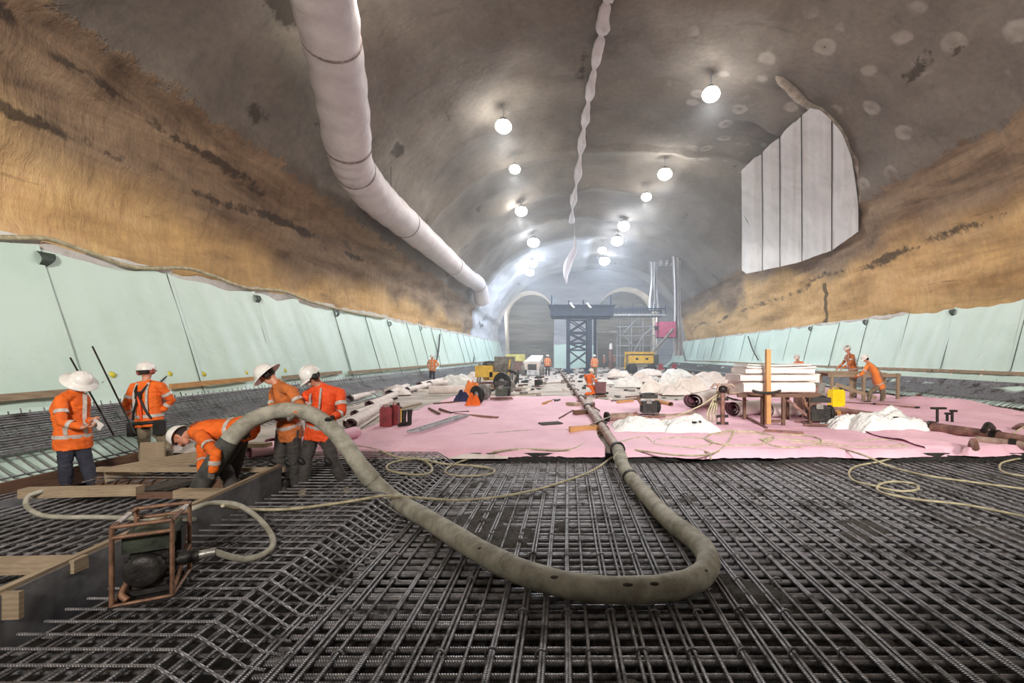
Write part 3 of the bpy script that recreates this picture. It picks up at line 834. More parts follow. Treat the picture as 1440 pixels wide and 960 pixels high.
# ------------------------------------------------------------------ timber and plate formwork, left
fp = thing('form_plate', 'long grey form plate with timber edge dividing the bar mats', 'formwork', (-3.5, 4, .25))
a, b = Vector((-3.24, 1.6, .25)), Vector((-3.74, 5.95, .21))
MB().bar(a, b, .025, .38).build('plate', M['ply'], fp)
MB().bar(a + Vector((-.02, 0, .20)), b + Vector((-.02, 0, .20)), .05, .035).build('edge_strip', M['wood'], fp)
for t in (.22, .42, .62, .8):
    q = a.lerp(b, t); MB().bar(q + Vector((-.05, 0, -.2)), q + Vector((-.05, 0, .14)), .06, .05).build('stud', M['wood_dark'], fp)
rp = simple('faded red paint', (150, 70, 60), (110, 60, 54), 20)
for t in (.245, .60): q = a.lerp(b, t); MB().bar(q + Vector((.017, -.02, -.14)), q + Vector((.017, -.02, .06)), .006, .05).build('paint_mark', rp, fp)
BM = [((-5.9, 3.05, .40), (-3.38, 3.17, .40), .10, .09, 'wood', 'thick pale timber beam ending at the form plate left of the engine'),
      ((-6.15, 5.15, .30), (-4.92, 5.25, .30), .12, .10, 'wood', 'pale timber beam lying in front of the man reading phone'),
      ((-4.92, 5.25, .24), (-4.2, 5.28, .24), .10, .05, 'wood_dark', 'thin dark plank between two beams in the timber box'),
      ((-4.45, 5.2, .28), (-3.66, 5.18, .28), .12, .09, 'wood', 'short pale timber beam in front of the stooping man feet'),
      ((-6.2, 6.02, .35), (-3.72, 6.0, .35), .05, .06, 'wood', 'long timber batten behind the stooping man'),
      ((-7.1, 3.0, .12), (-7.1, 8.4, .12), .05, .26, 'wood_dark', 'long brown board on edge at the foot of the bar mat'),
      ((-6.95, 2.6, .07), (-6.45, 5.6, .07), .05, .22, 'ply', 'grey plank on edge at left frame side'),
      ((-6.3, 6.2, .22), (-5.5, 7.25, .30), .05, .20, 'wood', 'pale board slanting behind the man reading phone'),
      ((-5.5, 7.3, .42), (-4.6, 7.0, .48), .16, .06, 'wood', 'wide pale board under the stooping man helmet'),
      ((-6.5, 6.3, .06), (-4.2, 6.25, .06), .05, .24, 'wood_dark', 'low brown form board below the long batten')]
for a_, b_, w_, h_, m_, lab in BM:
    mb = MB(); mb.bar(a_, b_, w_, h_); tag(mb.build('timber_beam', M[m_], None, ((a_[0] + b_[0]) / 2, (a_[1] + b_[1]) / 2, a_[2])), lab, 'timber')
mb = MB(); mb.box((-6.32, 6.95, .32), (.34, .03, .42), .1)
tag(mb.build('plywood_piece', M['wood'], None, (-6.3, 6.95, .2)), 'upright square plywood piece below the harnessed worker', 'plywood')
mb = MB(); mb.box((-3.32, 2.72, .36), (.11, .03, .16), .1)
tag(mb.build('plywood_piece', M['wood'], None, (-3.3, 2.7, .3)), 'small upright plywood block behind form plate at left frame edge', 'plywood')
mb = MB(); mb.box((-5.0, 6.5, .26), (.1, .05, .36), .3)
tag(mb.build('plywood_piece', M['wood_dark'], None, (-5.0, 6.5, .2)), 'narrow upright brown stake by the stooping man shoulder', 'plywood')
for i, (x, y) in enumerate([(-5.7, 5.7), (-5.2, 5.9)]):
    mb = MB(); mb.box((x, y, .16), (.5, .3, .05), .3 + i)
    tag(mb.build('mud_board', M['mud'], None, (x, y, .15)), ['muddy board scrap beneath beam by the man reading phone', 'muddy board scrap left of stooping man boots'][i], 'board scrap')

# ------------------------------------------------------------------ placing line: pipe and rubber hose
hz = lambda px, py, z=.10: G(px, py, z)
hp = [Vector((.86, 7.75, .27)), hz(880, 662, .2), hz(905, 692), hz(940, 730), hz(975, 757), hz(995, 782), hz(990, 805), hz(960, 821), hz(900, 829), hz(820, 826), hz(745, 808), hz(680, 778), hz(610, 735), hz(552, 700),
      P(515, 665, 5.6), P(485, 625, 5.72), P(458, 595, 5.8), P(428, 579, 5.88), P(390, 578, 5.85), P(352, 592, 5.62), P(325, 616, 5.36), P(308, 641, 5.34), P(292, 666, 5.32), P(280, 690, 5.36)]
hl = spline(hp, 8)
hose = thing('placing_hose', 'thick grey rubber concrete hose looping across the bars to the crew', 'hose', (0, 4.5, .1))
MB().tube(hl, [.098 + .002 * math.sin(i * .9) for i in range(len(hl))], 20, rfn=lambda i, a: 1 + .03 * noise.noise(Vector((i * .5, math.cos(a), math.sin(a))))).build('hose_body', M['hose'], hose)
def band(i, r, m, l=.05):
    a = hl[i]; return MB().tube([a, a + (hl[i + 1] - a).normalized() * l], r, 20).build('hose_band', m, hose)
band(0, .13, M['band'], .08); band(3, .112, M['hose'], .14); band(10, .108, M['band'], .05); band(110, .106, M['hose'], .2); band(84, .102, M['hose'], .16)
for i in (50, 62, 66, 76, 88):
    q = hl[i]; MB().ball(q + Vector((.0, -.06, .07)), (.045, .02, .014), None, 8).build('grout_spot', M['mud'], hose)
tag(MB().tube(hl[-24:], .105, 14).build('dark_end', M['hose_dark'], hose), 'mud-blackened hose end')

pl_ = thing('concrete_pipeline', 'long steel concrete pipeline running down the slab to the gantry', 'pipe', (.8, 12, .3))
pts = [Vector((.86, 7.75, .27)), G(845, 597, .30), G(826, 572, .30), G(805, 543, .30), G(795, 530, .3), G(786, 519, .3)]
pts[0] = Vector((.86, 7.7, .27))
segs = []
for a, b in zip(pts, pts[1:]):
    n = max(1, round((b - a).length / 3.0))
    for i in range(n): segs.append((a.lerp(b, i / n), a.lerp(b, (i + 1) / n)))
for a, b in segs:
    MB().tube([a, b], .085, 14).build('pipe_section', M['pipe'], pl_)
    c = MB().tube([b - (b - a).normalized() * .08, b + (b - a).normalized() * .08], .115, 14).build('coupling', M['band'], pl_)
    MB().box(b + Vector((.1, 0, .05)), (.08, .05, .05)).build('lever', M['band'], c, pl_['_o'])
    MB().box((b.x, b.y - .4, (b.z - .085 + SLAB) / 2), (.3, .12, max(.04, b.z - .085 - SLAB))).build('chock', M['wood_dark'], pl_)

# cream air lines trailing over the bars and the slab
def air(label, pts, r=.016, name='air_line', m='airline'):
    mb = MB(); mb.tube(spline(pts, 8), r, 7); o = mb.build(name, M[m], None, pts[0]); return tag(o, label, 'hose')
g = lambda px, py, z=.035: G(px, py, z)
s_ = lambda px, py, z=SLAB + .035: G(px, py, z)
air('cream air line crossing the bars over the thick hose up to the pipe joint', [Vector((-3.1, 4.1, .5)), g(335, 715, .30), g(400, 716, .24), g(470, 708, .24), g(520, 700, .26), G(545, 697, .23), g(590, 700, .12), g(650, 703), g(710, 697), g(770, 684), g(830, 663), Vector((.75, 7.7, .12)), s_(872, 638)])
air('grey delivery hose curling from engine coupling round to the upper left', [Vector((-2.66, 3.43, .37)), G(345, 786, .24), G(378, 774, .24), G(383, 755, .24), G(365, 730, .28), G(335, 710, .42), G(300, 707, .48), G(270, 715, .50), G(235, 726, .42), Vector((-3.55, 4.3, .30)), G(140, 727, .2), G(90, 727, .2), G(58, 724, .2), G(38, 712, .24), G(40, 698, .3), G(60, 690, .33)], .024, 'delivery_hose', 'hose')
def loop(cx, cy, rx, ry, a0, a1, z, n=10):
    return [G(cx + rx * math.cos(math.radians(a0 + (a1 - a0) * i / n)), cy + ry * math.sin(math.radians(a0 + (a1 - a0) * i / n)), z) for i in range(n + 1)]
air('cream air line with two flat loops lying left of centre at slab edge', [s_(478, 632), s_(500, 627), s_(530, 632), g(560, 643, .22), g(590, 645, .22), g(606, 655, .22), g(604, 665, .21), g(580, 667, .22), g(550, 662, .23), g(544, 655, .23), g(560, 648, .23), g(590, 645, .24), g(625, 652, .12), g(670, 655), g(694, 660), g(690, 666), g(660, 669), g(633, 667), g(627, 660), g(650, 648), g(680, 641), s_(700, 634), s_(740, 631), s_(800, 632), s_(830, 618), s_(850, 610), s_(870, 622)])
air('cream air line curling on the bars at right with a small round loop', [s_(1005, 612), s_(1060, 610), s_(1120, 618), s_(1200, 628), s_(1240, 628), s_(1278, 628), g(1276, 637), g(1240, 648), g(1205, 655), g(1194, 664), g(1200, 675), g(1225, 682), g(1262, 690), g(1290, 688), g(1285, 680), g(1255, 677), g(1235, 682), g(1240, 692), g(1290, 702), g(1360, 710), g(1450, 728)])
air('cream air line running across right bars above the round loop', [s_(1110, 622), s_(1170, 628), s_(1215, 640), g(1250, 655), g(1300, 668), g(1370, 678), g(1460, 690)])
air('cream air line looping at the right frame edge', [G(1470, 590, .5), G(1440, 600, .4), G(1424, 612, .25), s_(1428, 630), g(1445, 642), g(1425, 646), g(1407, 652), g(1412, 664), g(1460, 672)])
air('coil of air line behind pipe joint and white bag', [s_(868, 622), s_(905, 614)] + loop(960, 622, 42, 7, 180, 520, SLAB + .04, 14) + [s_(990, 634), s_(1000, 645)])
air('tan air line coiled below the standpipe', loop(1040, 616, 48, 10, 150, 620, SLAB + .05, 22) + [s_(1010, 634), s_(960, 640), s_(890, 632)])
air('tan air line coil in front of the mixer engine', [s_(1072, 612), s_(1085, 616)] + loop(1115, 620, 40, 9, 180, 560, SLAB + .05, 18) + [s_(1180, 622), s_(1240, 618), s_(1278, 628)])
air('short brown air line bowing over the pipeline', [s_(640, 612), s_(700, 608), s_(742, 605), s_(800, 604), s_(828, 598, .3), G(846, 590, .45), s_(880, 580), s_(930, 574)], .013, m='hose')
air('cream line hanging from the standpipe down to the white bag', [P(1012, 552, 11.2), P(985, 570, 11.1), P(950, 585, 11), s_(925, 592, .3)], .016)
for i in range(4):
    air('cream hose bundle strand hanging by the standpipe, %s' % ['outermost left', 'second from left', 'third from left', 'nearest the post'][i], [P(1012, 545, 11.3 + i * .05), P(1004 - i * 0 + i * 2, 560, 11.3), P(995 + i * 4, 580, 11.2), P(994 + i * 5, 593, 11.2)], .02)

# ------------------------------------------------------------------ people
DG = None
def remesh(mb, voxel, smooth=3):
    me = bpy.data.meshes.new('tmp'); me.from_pydata(mb.v, [], mb.f)
    o = bpy.data.objects.new('tmp', me); C.objects.link(o)
    r = o.modifiers.new('r', 'REMESH'); r.mode = 'VOXEL'; r.voxel_size = voxel; r.use_smooth_shade = True
    s = o.modifiers.new('s', 'SMOOTH'); s.factor = .5; s.iterations = smooth
    dg = bpy.context.evaluated_depsgraph_get()
    m2 = bpy.data.meshes.new_from_object(o.evaluated_get(dg))
    bpy.data.objects.remove(o); bpy.data.meshes.remove(me)
    return m2

def frame(d, hint):
    d = Vector(d).normalized(); x = Vector(hint); x = (x - d * x.dot(d)).normalized()
    return Matrix((x, d.cross(x), d)).transposed()

def ell(mb, pts, rads, xdir, n=16):
    """closed loft through pts with elliptical sections (a across xdir, b the other way)"""
    pts = [Vector(p) for p in pts]; vs = []; fs = []; m = len(pts)
    for i, p in enumerate(pts):
        t = pts[min(i + 1, m - 1)] - pts[max(0, i - 1)]; R = frame(t, xdir)
        a, b = rads[i]
        for k in range(n):
            q = 2 * math.pi * k / n; vs.append(p + R @ Vector((a * math.cos(q), b * math.sin(q), 0)))
    for i in range(m - 1):
        for k in range(n): fs.append((i * n + k, i * n + (k + 1) % n, (i + 1) * n + (k + 1) % n, (i + 1) * n + k))
    fs.append(tuple(range(n))[::-1]); fs.append(tuple((m - 1) * n + k for k in range(n)))
    mb.add(vs, fs)

def person(label, J, face, mats, hi=True, group=None, hat='peak', curl=.6, extras=(), look=None, palm=(0, 0, -1), hgt=1.0):
    """J: world joints; face: forward direction of the chest; mats: jacket, trousers, hands, boots, helmet"""
    J = {k: Vector(v) for k, v in J.items()}
    face = Vector(face).normalized(); jacket, trous, hands, boots, helm = mats
    feet = (J['anL'] + J['anR']) / 2; base = Vector((feet.x, feet.y, min(J['anL'].z, J['anR'].z) - .09 * hgt))
    root = thing('person', label, 'person', base, group)
    sp = (J['neck'] - J['pelvis']).normalized(); right = sp.cross(face).normalized() * -1
    # right is the figure's own right when seen along face
    right = face.cross(sp).normalized(); fwd = sp.cross(right).normalized()
    H = hgt; mb = MB(); segs = []
    def seg(a, b, ra, rb, reg): segs.append((a, b, ra, rb, reg))
    def limb(pts, rr, reg, n=12):
        pts = [Vector(p) for p in pts]
        mb.tube(pts, [r * H for r in rr], n)
        for p, r in zip(pts, rr): mb.ball(p, r * H * .99, None, 10)
        for i in range(len(pts) - 1): seg(pts[i], pts[i + 1], rr[i] * H, rr[i + 1] * H, reg)
    pe, ch, nk, hd = J['pelvis'], J['chest'], J['neck'], J['head']
    # jacket: hem, waist, chest, shoulders
    hem = pe - sp * .13 * H
    ell(mb, [hem, pe + sp * .02 * H, pe.lerp(ch, .45), pe.lerp(ch, .8), ch, ch.lerp(nk, .45), ch.lerp(nk, .8), nk], [(a * H, b * H) for a, b in [(.200, .155), (.195, .148), (.178, .132), (.190, .135), (.200, .135), (.185, .115), (.12, .085), (.065, .06)]], right)
    for off in (-.11, 0, .11): seg(hem + sp * .05 * H + right * off * H, ch + right * off * H, .09 * H, .10 * H, 5)
    seg(ch, nk, .17 * H, .05 * H, 5); seg(J['shL'], J['shR'], .06 * H, .06 * H, 0)
    limb([J['shL'], nk - sp * .05 * H, J['shR']], [.062, .07, .062], 0)
    for s in 'LR':
        sh, eb, wr, hp_, kn, an, to = (J[k + s] for k in ('sh', 'el', 'wr', 'hp', 'kn', 'an', 'to'))
        limb([sh, sh.lerp(eb, .5), eb, eb.lerp(wr, .35), wr.lerp(eb, .12)], [.068, .062, .052, .052, .042], 0)
        # hand
        hdir = (J['ha' + s] - wr).normalized() if 'ha' + s in J else (wr - eb).normalized()
        R = frame(hdir, J['pa' + s] if 'pa' + s in J else Vector(palm))   # x = palm normal
        side = R @ Vector((0, 1, 0))
        pn = R @ Vector((1, 0, 0))
        p0 = wr; p1 = wr + hdir * .085 * H
        limb([wr.lerp(eb, .15), wr], [.030, .027], 2)
        ell(mb, [p0, p0.lerp(p1, .4), p1], [(.016 * H, .026 * H), (.017 * H, .040 * H), (.014 * H, .040 * H)], pn, 10)
        seg(p0, p1, .034 * H, .034 * H, 2)
        cu = curl
        for k, (o_, ln) in enumerate([(-.031, .070), (-.011, .082), (.010, .078), (.030, .062)]):
            b0 = p1 - hdir * .012 * H + side * o_ * H; pts = [b0]; dd = hdir
            for q in range(3):
                ang = cu * (.55 + .35 * q); dd = (hdir * math.cos(ang * (q + 1) * .8) + pn * math.sin(ang * (q + 1) * .8)).normalized()
                pts.append(pts[-1] + dd * ln * H * (.42, .33, .25)[q])
            limb(pts, [.0105, .010, .009, .008], 2, 7)
        sg = -1 if s == 'L' else 1
        tb = p0 + hdir * .025 * H + side * sg * .026 * H
        limb([tb, tb + (hdir * .5 + side * sg * .6 + pn * .5).normalized() * .036 * H, tb + (hdir * .75 + side * sg * .35 + pn * .75).normalized() * .066 * H], [.014, .012, .010], 2, 7)
        # leg, trouser and boot
        limb([hp_, hp_.lerp(kn, .5), kn, kn.lerp(an, .4), an.lerp(kn, .08)], [.092, .088, .070, .072, .068], 1)
        td = (to - an); td.z = 0; td.normalize()
        limb([an.lerp(kn, .12), an], [.054, .048], 3)
        so = an.z - .055 * H
        ell(mb, [Vector((an.x, an.y, so)) - td * .06 * H, Vector((an.x, an.y, so)) + td * .03 * H, Vector((an.x, an.y, so - .004)) + td * .13 * H, Vector((an.x, an.y, so - .012 * H)) + td * .20 * H],
            [(.036 * H, .035 * H), (.042 * H, .042 * H), (.048 * H, .034 * H), (.036 * H, .022 * H)], td.cross(Vector((0, 0, 1))), 12)
        seg(Vector((an.x, an.y, so)) - td * .06 * H, Vector((an.x, an.y, so)) + td * .2 * H, .045 * H, .04 * H, 3)
    limb([J['hpL'], pe - sp * .02 * H, J['hpR']], [.095, .11, .095], 1)
    # neck and head
    lk = Vector(look).normalized() if look is not None else fwd
    up = (hd - nk).normalized(); hf = (lk - up * lk.dot(up)).normalized(); hr = hf.cross(up)
    hf = (hf + lk).normalized(); up = hr.cross(hf)
    HR = Matrix((hr, hf, up)).transposed()
    limb([nk - sp * .03 * H, nk.lerp(hd, .6)], [.058, .052], 4)
    mb.ball(hd + up * .01 * H, (.076 * H, .095 * H, .105 * H), HR, 18)
    limb([hd + hf * .04 * H - up * .06 * H, hd + hf * .055 * H - up * .085 * H], [.05, .034], 4)
    seg(hd - up * .04, hd + up * .03, .085 * H, .085 * H, 4)
    limb([hd + hf * .088 * H + up * .018 * H, hd + hf * .108 * H - up * .018 * H], [.010, .016], 4, 7)          # nose
    limb([hd + hf * .080 * H + up * .03 * H - hr * .035 * H, hd + hf * .086 * H + up * .034 * H, hd + hf * .080 * H + up * .03 * H + hr * .035 * H], [.012, .012, .012], 4, 7)
    limb([hd + hf * .088 * H - up * .052 * H - hr * .02 * H, hd + hf * .090 * H - up * .052 * H + hr * .02 * H], [.008, .008], 4, 6)
    for q in (-1, 1): mb.ball(hd + hr * q * .076 * H + up * .0, (.014 * H, .022 * H, .032 * H), HR, 8)
    me = remesh(mb, .0085 if hi else .02, 3 if hi else 1)
    for m_ in (jacket, trous, hands, boots, 'skin'): me.materials.append(M[m_])
    nv = len(me.vertices); co = np.empty(nv * 3, np.float32); me.vertices.foreach_get('co', co); co = co.reshape(-1, 3)
    best = np.full(nv, 1e9); reg = np.zeros(nv, int)
    for a, b, ra, rb, rg in segs:
        a_ = np.array(a); d = np.array(b) - a_; L2 = max(1e-9, d @ d)
        t = np.clip((co - a_) @ d / L2, 0, 1); q = np.linalg.norm(co - a_ - t[:, None] * d, axis=1) - (ra + (rb - ra) * t)
        k = q < best; best[k] = q[k]; reg[k] = rg
    ax = np.array(sp); rx_ = np.array(right); q = co - np.array(hem); al = q @ ax
    el_ = np.abs(q @ rx_) / (.225 * H); rad_ = q - al[:, None] * ax; fw = np.abs(rad_ @ np.array(fwd)) / (.175 * H)
    inside = (el_ ** 2 + fw ** 2) < 1
    reg[(reg == 1) & (al > 0) & (al < .3 * H) & inside] = 0
    reg[(reg == 5) & (al < -.004)] = 1
    reg[reg == 5] = 0
    # cloth folds
    if hi:
        nr = np.empty(nv * 3, np.float32); me.vertices.foreach_get('normal', nr); nr = nr.reshape(-1, 3)
        sd = hash(label) % 7 if False else len(label) % 7
        for i in range(nv):
            if reg[i] < 2:
                p = Vector(co[i]); f = 1 - abs(noise.noise(Vector((p.x * 9 + sd, p.y * 9, p.z * 15)))) * 2
                f2 = noise.noise(Vector((p.x * 22, p.y * 22, p.z * 30 + sd)))
                co[i] += nr[i] * (f * .008 + f2 * .003)
    co -= np.array(base, dtype=np.float32)
    me.vertices.foreach_set('co', co.ravel())
    npol = len(me.polygons); ls = np.empty(npol, int); lv = np.empty(len(me.loops), int)
    me.polygons.foreach_get('loop_start', ls); me.loops.foreach_get('vertex_index', lv)
    me.polygons.foreach_set('material_index', reg[lv[ls]]); me.polygons.foreach_set('use_smooth', [True] * npol)
    me.update()
    me.name = 'body'; o = bpy.data.objects.new('body', me); C.objects.link(o); o.parent = root
    # hard hat
    top = hd + up * .035 * H; T = Matrix.Translation(top) @ HR.to_4x4()
    dome = MB(); k = H
    if hat == 'brim':
        dome.lathe([(.205 * k, -.035 * k), (.20 * k, -.02 * k), (.135 * k, .0), (.125 * k, .03 * k), (.112 * k, .075 * k), (.08 * k, .108 * k), (.04 * k, .122 * k), (0, .125 * k)], T, 24)
        dome.lathe([(.205 * k, -.035 * k), (.135 * k, -.012 * k), (.118 * k, .0)], T, 24)
    else:
        dome.lathe([(.128 * k, -.02 * k), (.130 * k, -.005 * k), (.124 * k, .03 * k), (.110 * k, .075 * k), (.08 * k, .108 * k), (.04 * k, .122 * k), (0, .125 * k)], T, 24)
        dome.grid(lambda u, v: T @ Vector(((.126 + .0 * v) * k * math.sin((u - .5) * 2.2), ((.126) * math.cos((u - .5) * 2.2) + .07 * v * math.cos((u - .5) * 2.6)) * k, (-.015 - .02 * v) * k)), 10, 3)
    for q in (-.02, .02): dome.tube([T @ Vector((q * k, math.cos(a) * .118 * k, math.sin(a) * .122 * k + .006)) for a in [math.pi * (.1 + .8 * i / 8) for i in range(9)]], .006 * k, 5)
    dome.build('hard_hat', M[helm], root)
    if hi:
        for q in (-1, 1):
            MB().ball(hd + hf * .088 * H + hr * q * .031 * H + up * .012 * H, .010 * H, None, 8).build('eye', M['eye'], root)
    MB().ball(hd - hf * .012 * H + up * .005 * H - up * .0, (.080 * H, .090 * H, .085 * H), HR, 14).build('hair', M['hair'], root)
    # reflective tape
    def tape_ring(a, b, t, rr, w_=.05):
        c_ = a.lerp(b, t); d = (b - a).normalized()
        MB().tube([c_ - d * w_ / 2 * H, c_ + d * w_ / 2 * H], rr * H, 16, cap=False).build('reflective_band', M['tape'], root)
    for s in 'LR':
        tape_ring(J['sh' + s], J['el' + s], .55, .073); tape_ring(J['el' + s], J['wr' + s], .45, .060)
    def belt(t, ra, rb):
        c_ = pe.lerp(ch, t); m2 = MB(); n = 28; R = frame(sp, right); vs = []; fs = []
        for z in (-.025, .025):
            for q in range(n): an_ = 2 * math.pi * q / n; vs.append(c_ + R @ Vector((ra * H * math.cos(an_), rb * H * math.sin(an_), z * H)))
        fs = [(q, (q + 1) % n, n + (q + 1) % n, n + q) for q in range(n)]
        m2.add(vs, fs, 0, True); m2.build('reflective_belt', M['tape'], root)
    belt(.12, .205, .156)
    bk = 1
    for sd in (-1, 1):
        for fb in (1, -1):
            pts = [pe.lerp(ch, .2) + right * sd * .10 * H + fwd * fb * .148 * H, pe.lerp(ch, .75) + right * sd * .10 * H + fwd * fb * .146 * H, ch.lerp(nk, .3) + right * sd * .10 * H + fwd * fb * .128 * H, ch.lerp(nk, .72) + right * sd * .09 * H + fwd * fb * .07 * H + sp * .035 * H]
            m2 = MB(); q = spline(pts, 4); vs = []; 
            for p in q: vs += [p - right * .022 * H, p + right * .022 * H]
            m2.add(vs, [(2 * i, 2 * i + 1, 2 * i + 3, 2 * i + 2) for i in range(len(q) - 1)], 0, True)
            m2.build('reflective_brace', M['tape'], root)
    for e in extras: e(root, dict(J=J, hd=hd, up=up, hf=hf, hr=hr, HR=HR, sp=sp, fwd=fwd, right=right, H=H, T=T, pe=pe, ch=ch, nk=nk))
    return root

def ex_muffs(root, q, m='red_muff'):
    for s in (-1, 1):
        c_ = q['hd'] + q['hr'] * s * .110 * q['H'] - q['up'] * .005
        MB().ball(c_, (.032, .045, .055), q['HR'], 12).build('ear_muff', M[m], root)
def ex_muffs_black(root, q): ex_muffs(root, q, 'black')
def ex_mask(root, q):
    MB().ball(q['hd'] + q['hf'] * .092 * q['H'] - q['up'] * .035 * q['H'], (.045, .032, .042), q['HR'], 12).build('dust_mask', M['mask'], root)
def ex_harness(root, q):
    f, r, s, pe, ch, nk = (q[k] for k in ('fwd', 'right', 'sp', 'pe', 'ch', 'nk'))
    for sd in (-1, 1):
        pts = [nk + r * sd * .10 - s * .02 - f * .03, ch.lerp(nk, .35) + r * sd * .06 - f * .15, ch + r * 0 - f * .165, pe.lerp(ch, .4) + r * -sd * .09 - f * .16, pe - r * sd * .15 * 1 - f * .13]
        MB().tube(spline(pts, 5), .016, 6).build('harness_strap', M['black'], root)
    MB().box(ch - f * .17 + s * .02, (.09, .03, .12)).build('harness_pad', M['black'], root)
    MB().tube(spline([ch - f * .17, pe.lerp(ch, .5) - f * .17 + r * .02, pe - f * .165 + r * .02], 5), .02, 6).build('lanyard', M['red_orange'], root)
    n = 20; R = frame(s, r); c_ = pe - s * .06
    MB().tube([c_ + R @ Vector((.205 * math.cos(2 * math.pi * k / n), .155 * math.sin(2 * math.pi * k / n), 0)) for k in range(n)], .03, 8, closed=True).build('tool_belt', M['black'], root)
    for a in (-.22, .2): MB().box(pe + r * a - s * .16 - f * .05, (.10, .14, .22)).build('tool_pouch', M['black'], root)
def ex_phone(root, q):
    J = q['J']; c_ = (J['wrL'] + J['wrR']) / 2 + (J['wrR'] - J['elR']).normalized() * .13
    MB().box(c_ + Vector((0, 0, .03)), (.09, .012, .15), Matrix.Rotation(-.9, 3, 'Y')).build('phone', M['mask'], root)
def ex_hoodback(root, q): pass
def ex_pads(root, q):
    J = q['J']
    for s in 'LR':
        MB().ball(J['kn' + s] + q['fwd'] * .055, (.06, .045, .085), q['HR'], 10).build('knee_pad', M['black'], root)

# man reading his phone, far left
d = 6.4
A_ = dict(pelvis=P(103, 617, d), chest=P(99, 575, d), neck=P(106, 548, d), head=P(112, 537, d - .02), shL=P(118, 561, d + .17), shR=P(86, 562, d - .17), elL=P(116, 592, d + .22), elR=P(86, 593, d - .26),
          wrL=P(130, 591, d - .0), wrR=P(116, 601, d - .22), hpL=P(112, 620, d + .06), hpR=P(94, 620, d - .08), knL=P(121, 650, d + .05), knR=P(92, 651, d - .1), anL=P(130, 677, d), anR=P(93, 678, d - .12),
          toL=P(150, 680, d - .1), toR=P(108, 683, d - .3), haL=P(142, 590, d - .1), haR=P(131, 599, d - .15), paL=(0, 0, 1), paR=(0, 0, 1))
person('worker in white brimmed hard hat standing reading a phone, far left', A_, (.85, -.5, 0), ('orange', 'navy', 'skin', 'boot', 'helmet'), hat='brim', look=(.8, -.35, -.75), extras=(ex_phone,))
# harnessed man with his back turned
d = 7.5
B_ = dict(pelvis=P(210, 588, d), chest=P(208, 556, d), neck=P(206, 535, d), head=P(205, 522, d), shL=P(189, 544, d), shR=P(226, 543, d), elL=P(177, 569, d - .05), elR=P(241, 563, d + .1), wrL=P(180, 582, d + .18), wrR=P(229, 577, d + .05),
          hpL=P(201, 592, d), hpR=P(219, 592, d), knL=P(203, 627, d + .1), knR=P(232, 625, d + .08), anL=P(203, 658, d), anR=P(240, 658, d), toL=P(200, 656, d + .2), toR=P(243, 656, d + .2), paR=(-1, 0, 0), paL=(1, 0, 0))
person('worker in ear muffs and black harness seen from behind, hands on hips', B_, (0, 1, .0), ('orange', 'khaki', 'skin', 'boot', 'helmet'), look=(0, 1, -.1), extras=(ex_muffs, ex_harness))
# stooping man at the hose end
d = 5.72
C_ = dict(pelvis=P(337, 603, d), chest=P(294, 605, d), neck=P(271, 608, d), head=P(256, 613, d), shL=P(283, 613, d - .26), shR=P(283, 605, d + .2), elL=P(304, 638, d - .52), elR=P(285, 640, d - .02), wrL=P(299, 664, d - .52), wrR=P(284, 662, d - .30),
          hpL=P(339, 607, d - .1), hpR=P(339, 606, d + .1), knL=P(314, 651, d - .13), knR=P(332, 652, d + .12), anL=P(327, 686, d - .16), anR=P(322, 683, d + .2), toL=P(300, 688, d - .2), toR=P(300, 688, d + .1), paL=(-.2, 1, 0), paR=(0, -1, 0), haL=P(294, 676, d - .48), haR=P(280, 676, d - .33))
person('worker stooping low to guide the hose end, white hard hat down', C_, (-.1, -.05, -1), ('orange', 'black_cloth', 'glove', 'boot', 'helmet'), look=(-.75, -.1, -.8), curl=.9)
# left hose carrier, leaning
d = 6.2
D_ = dict(pelvis=P(408, 603, d + .1), chest=P(401, 561, d + .08), neck=P(390, 538, d), head=P(376, 527, d - .03), shL=P(411, 550, d - .14), shR=P(386, 552, d + .20), elL=P(425, 574, d - .24), elR=P(384, 580, d + .05), wrL=P(416, 583, 5.79), wrR=P(392, 588, d - .22),
          hpL=P(413, 606, d + .02), hpR=P(399, 606, d + .2), knL=P(414, 650, d - .02), knR=P(393, 646, d + .15), anL=P(418, 683, d + .0), anR=P(406, 681, d + .25), toL=P(400, 690, d - .1), toR=P(380, 690, d + .15), haL=P(408, 591, 5.70), haR=P(402, 592, d - .3), paL=(-.2, .6, .6), paR=(0, .3, 1))
person('worker in wide white hard hat and dirty orange jacket leaning over raised hose', D_, (-.85, -.45, -.3), ('orange_dirty', 'black_cloth', 'glove', 'boot', 'helmet'), hat='brim', look=(-.8, -.35, -.9), curl=.9, extras=(ex_muffs_black, ex_pads))
# right hose carrier
E_ = dict(pelvis=P(449, 602, d), chest=P(458, 562, d - .02), neck=P(450, 540, d - .08), head=P(439, 529, d - .14), shL=P(478, 553, d - .1), shR=P(432, 556, d + .0), elL=P(481, 580, d - .2), elR=P(424, 580, d - .12), wrL=P(468, 586, 5.80), wrR=P(436, 590, d - .32),
          hpL=P(458, 606, d), hpR=P(440, 606, d), knL=P(468, 648, d - .12), knR=P(431, 648, d - .06), anL=P(486, 682, d - .05), anR=P(426, 684, d - .12), toL=P(492, 694, d - .3), toR=P(424, 694, d - .35), haL=P(459, 594, 5.68), haR=P(446, 592, d - .42), paL=(0, .6, .6), paR=(0, .4, .8))
person('worker in red orange jacket and white mask holding the raised hose, right', E_, (-.45, -.85, -.15), ('red_orange', 'black_cloth', 'glove_dark', 'boot_tan', 'helmet'), look=(-.6, -.6, -.75), curl=.9, extras=(ex_mask, ex_muffs_black, ex_pads))
mb = MB(); q = P(468, 604, 5.85)
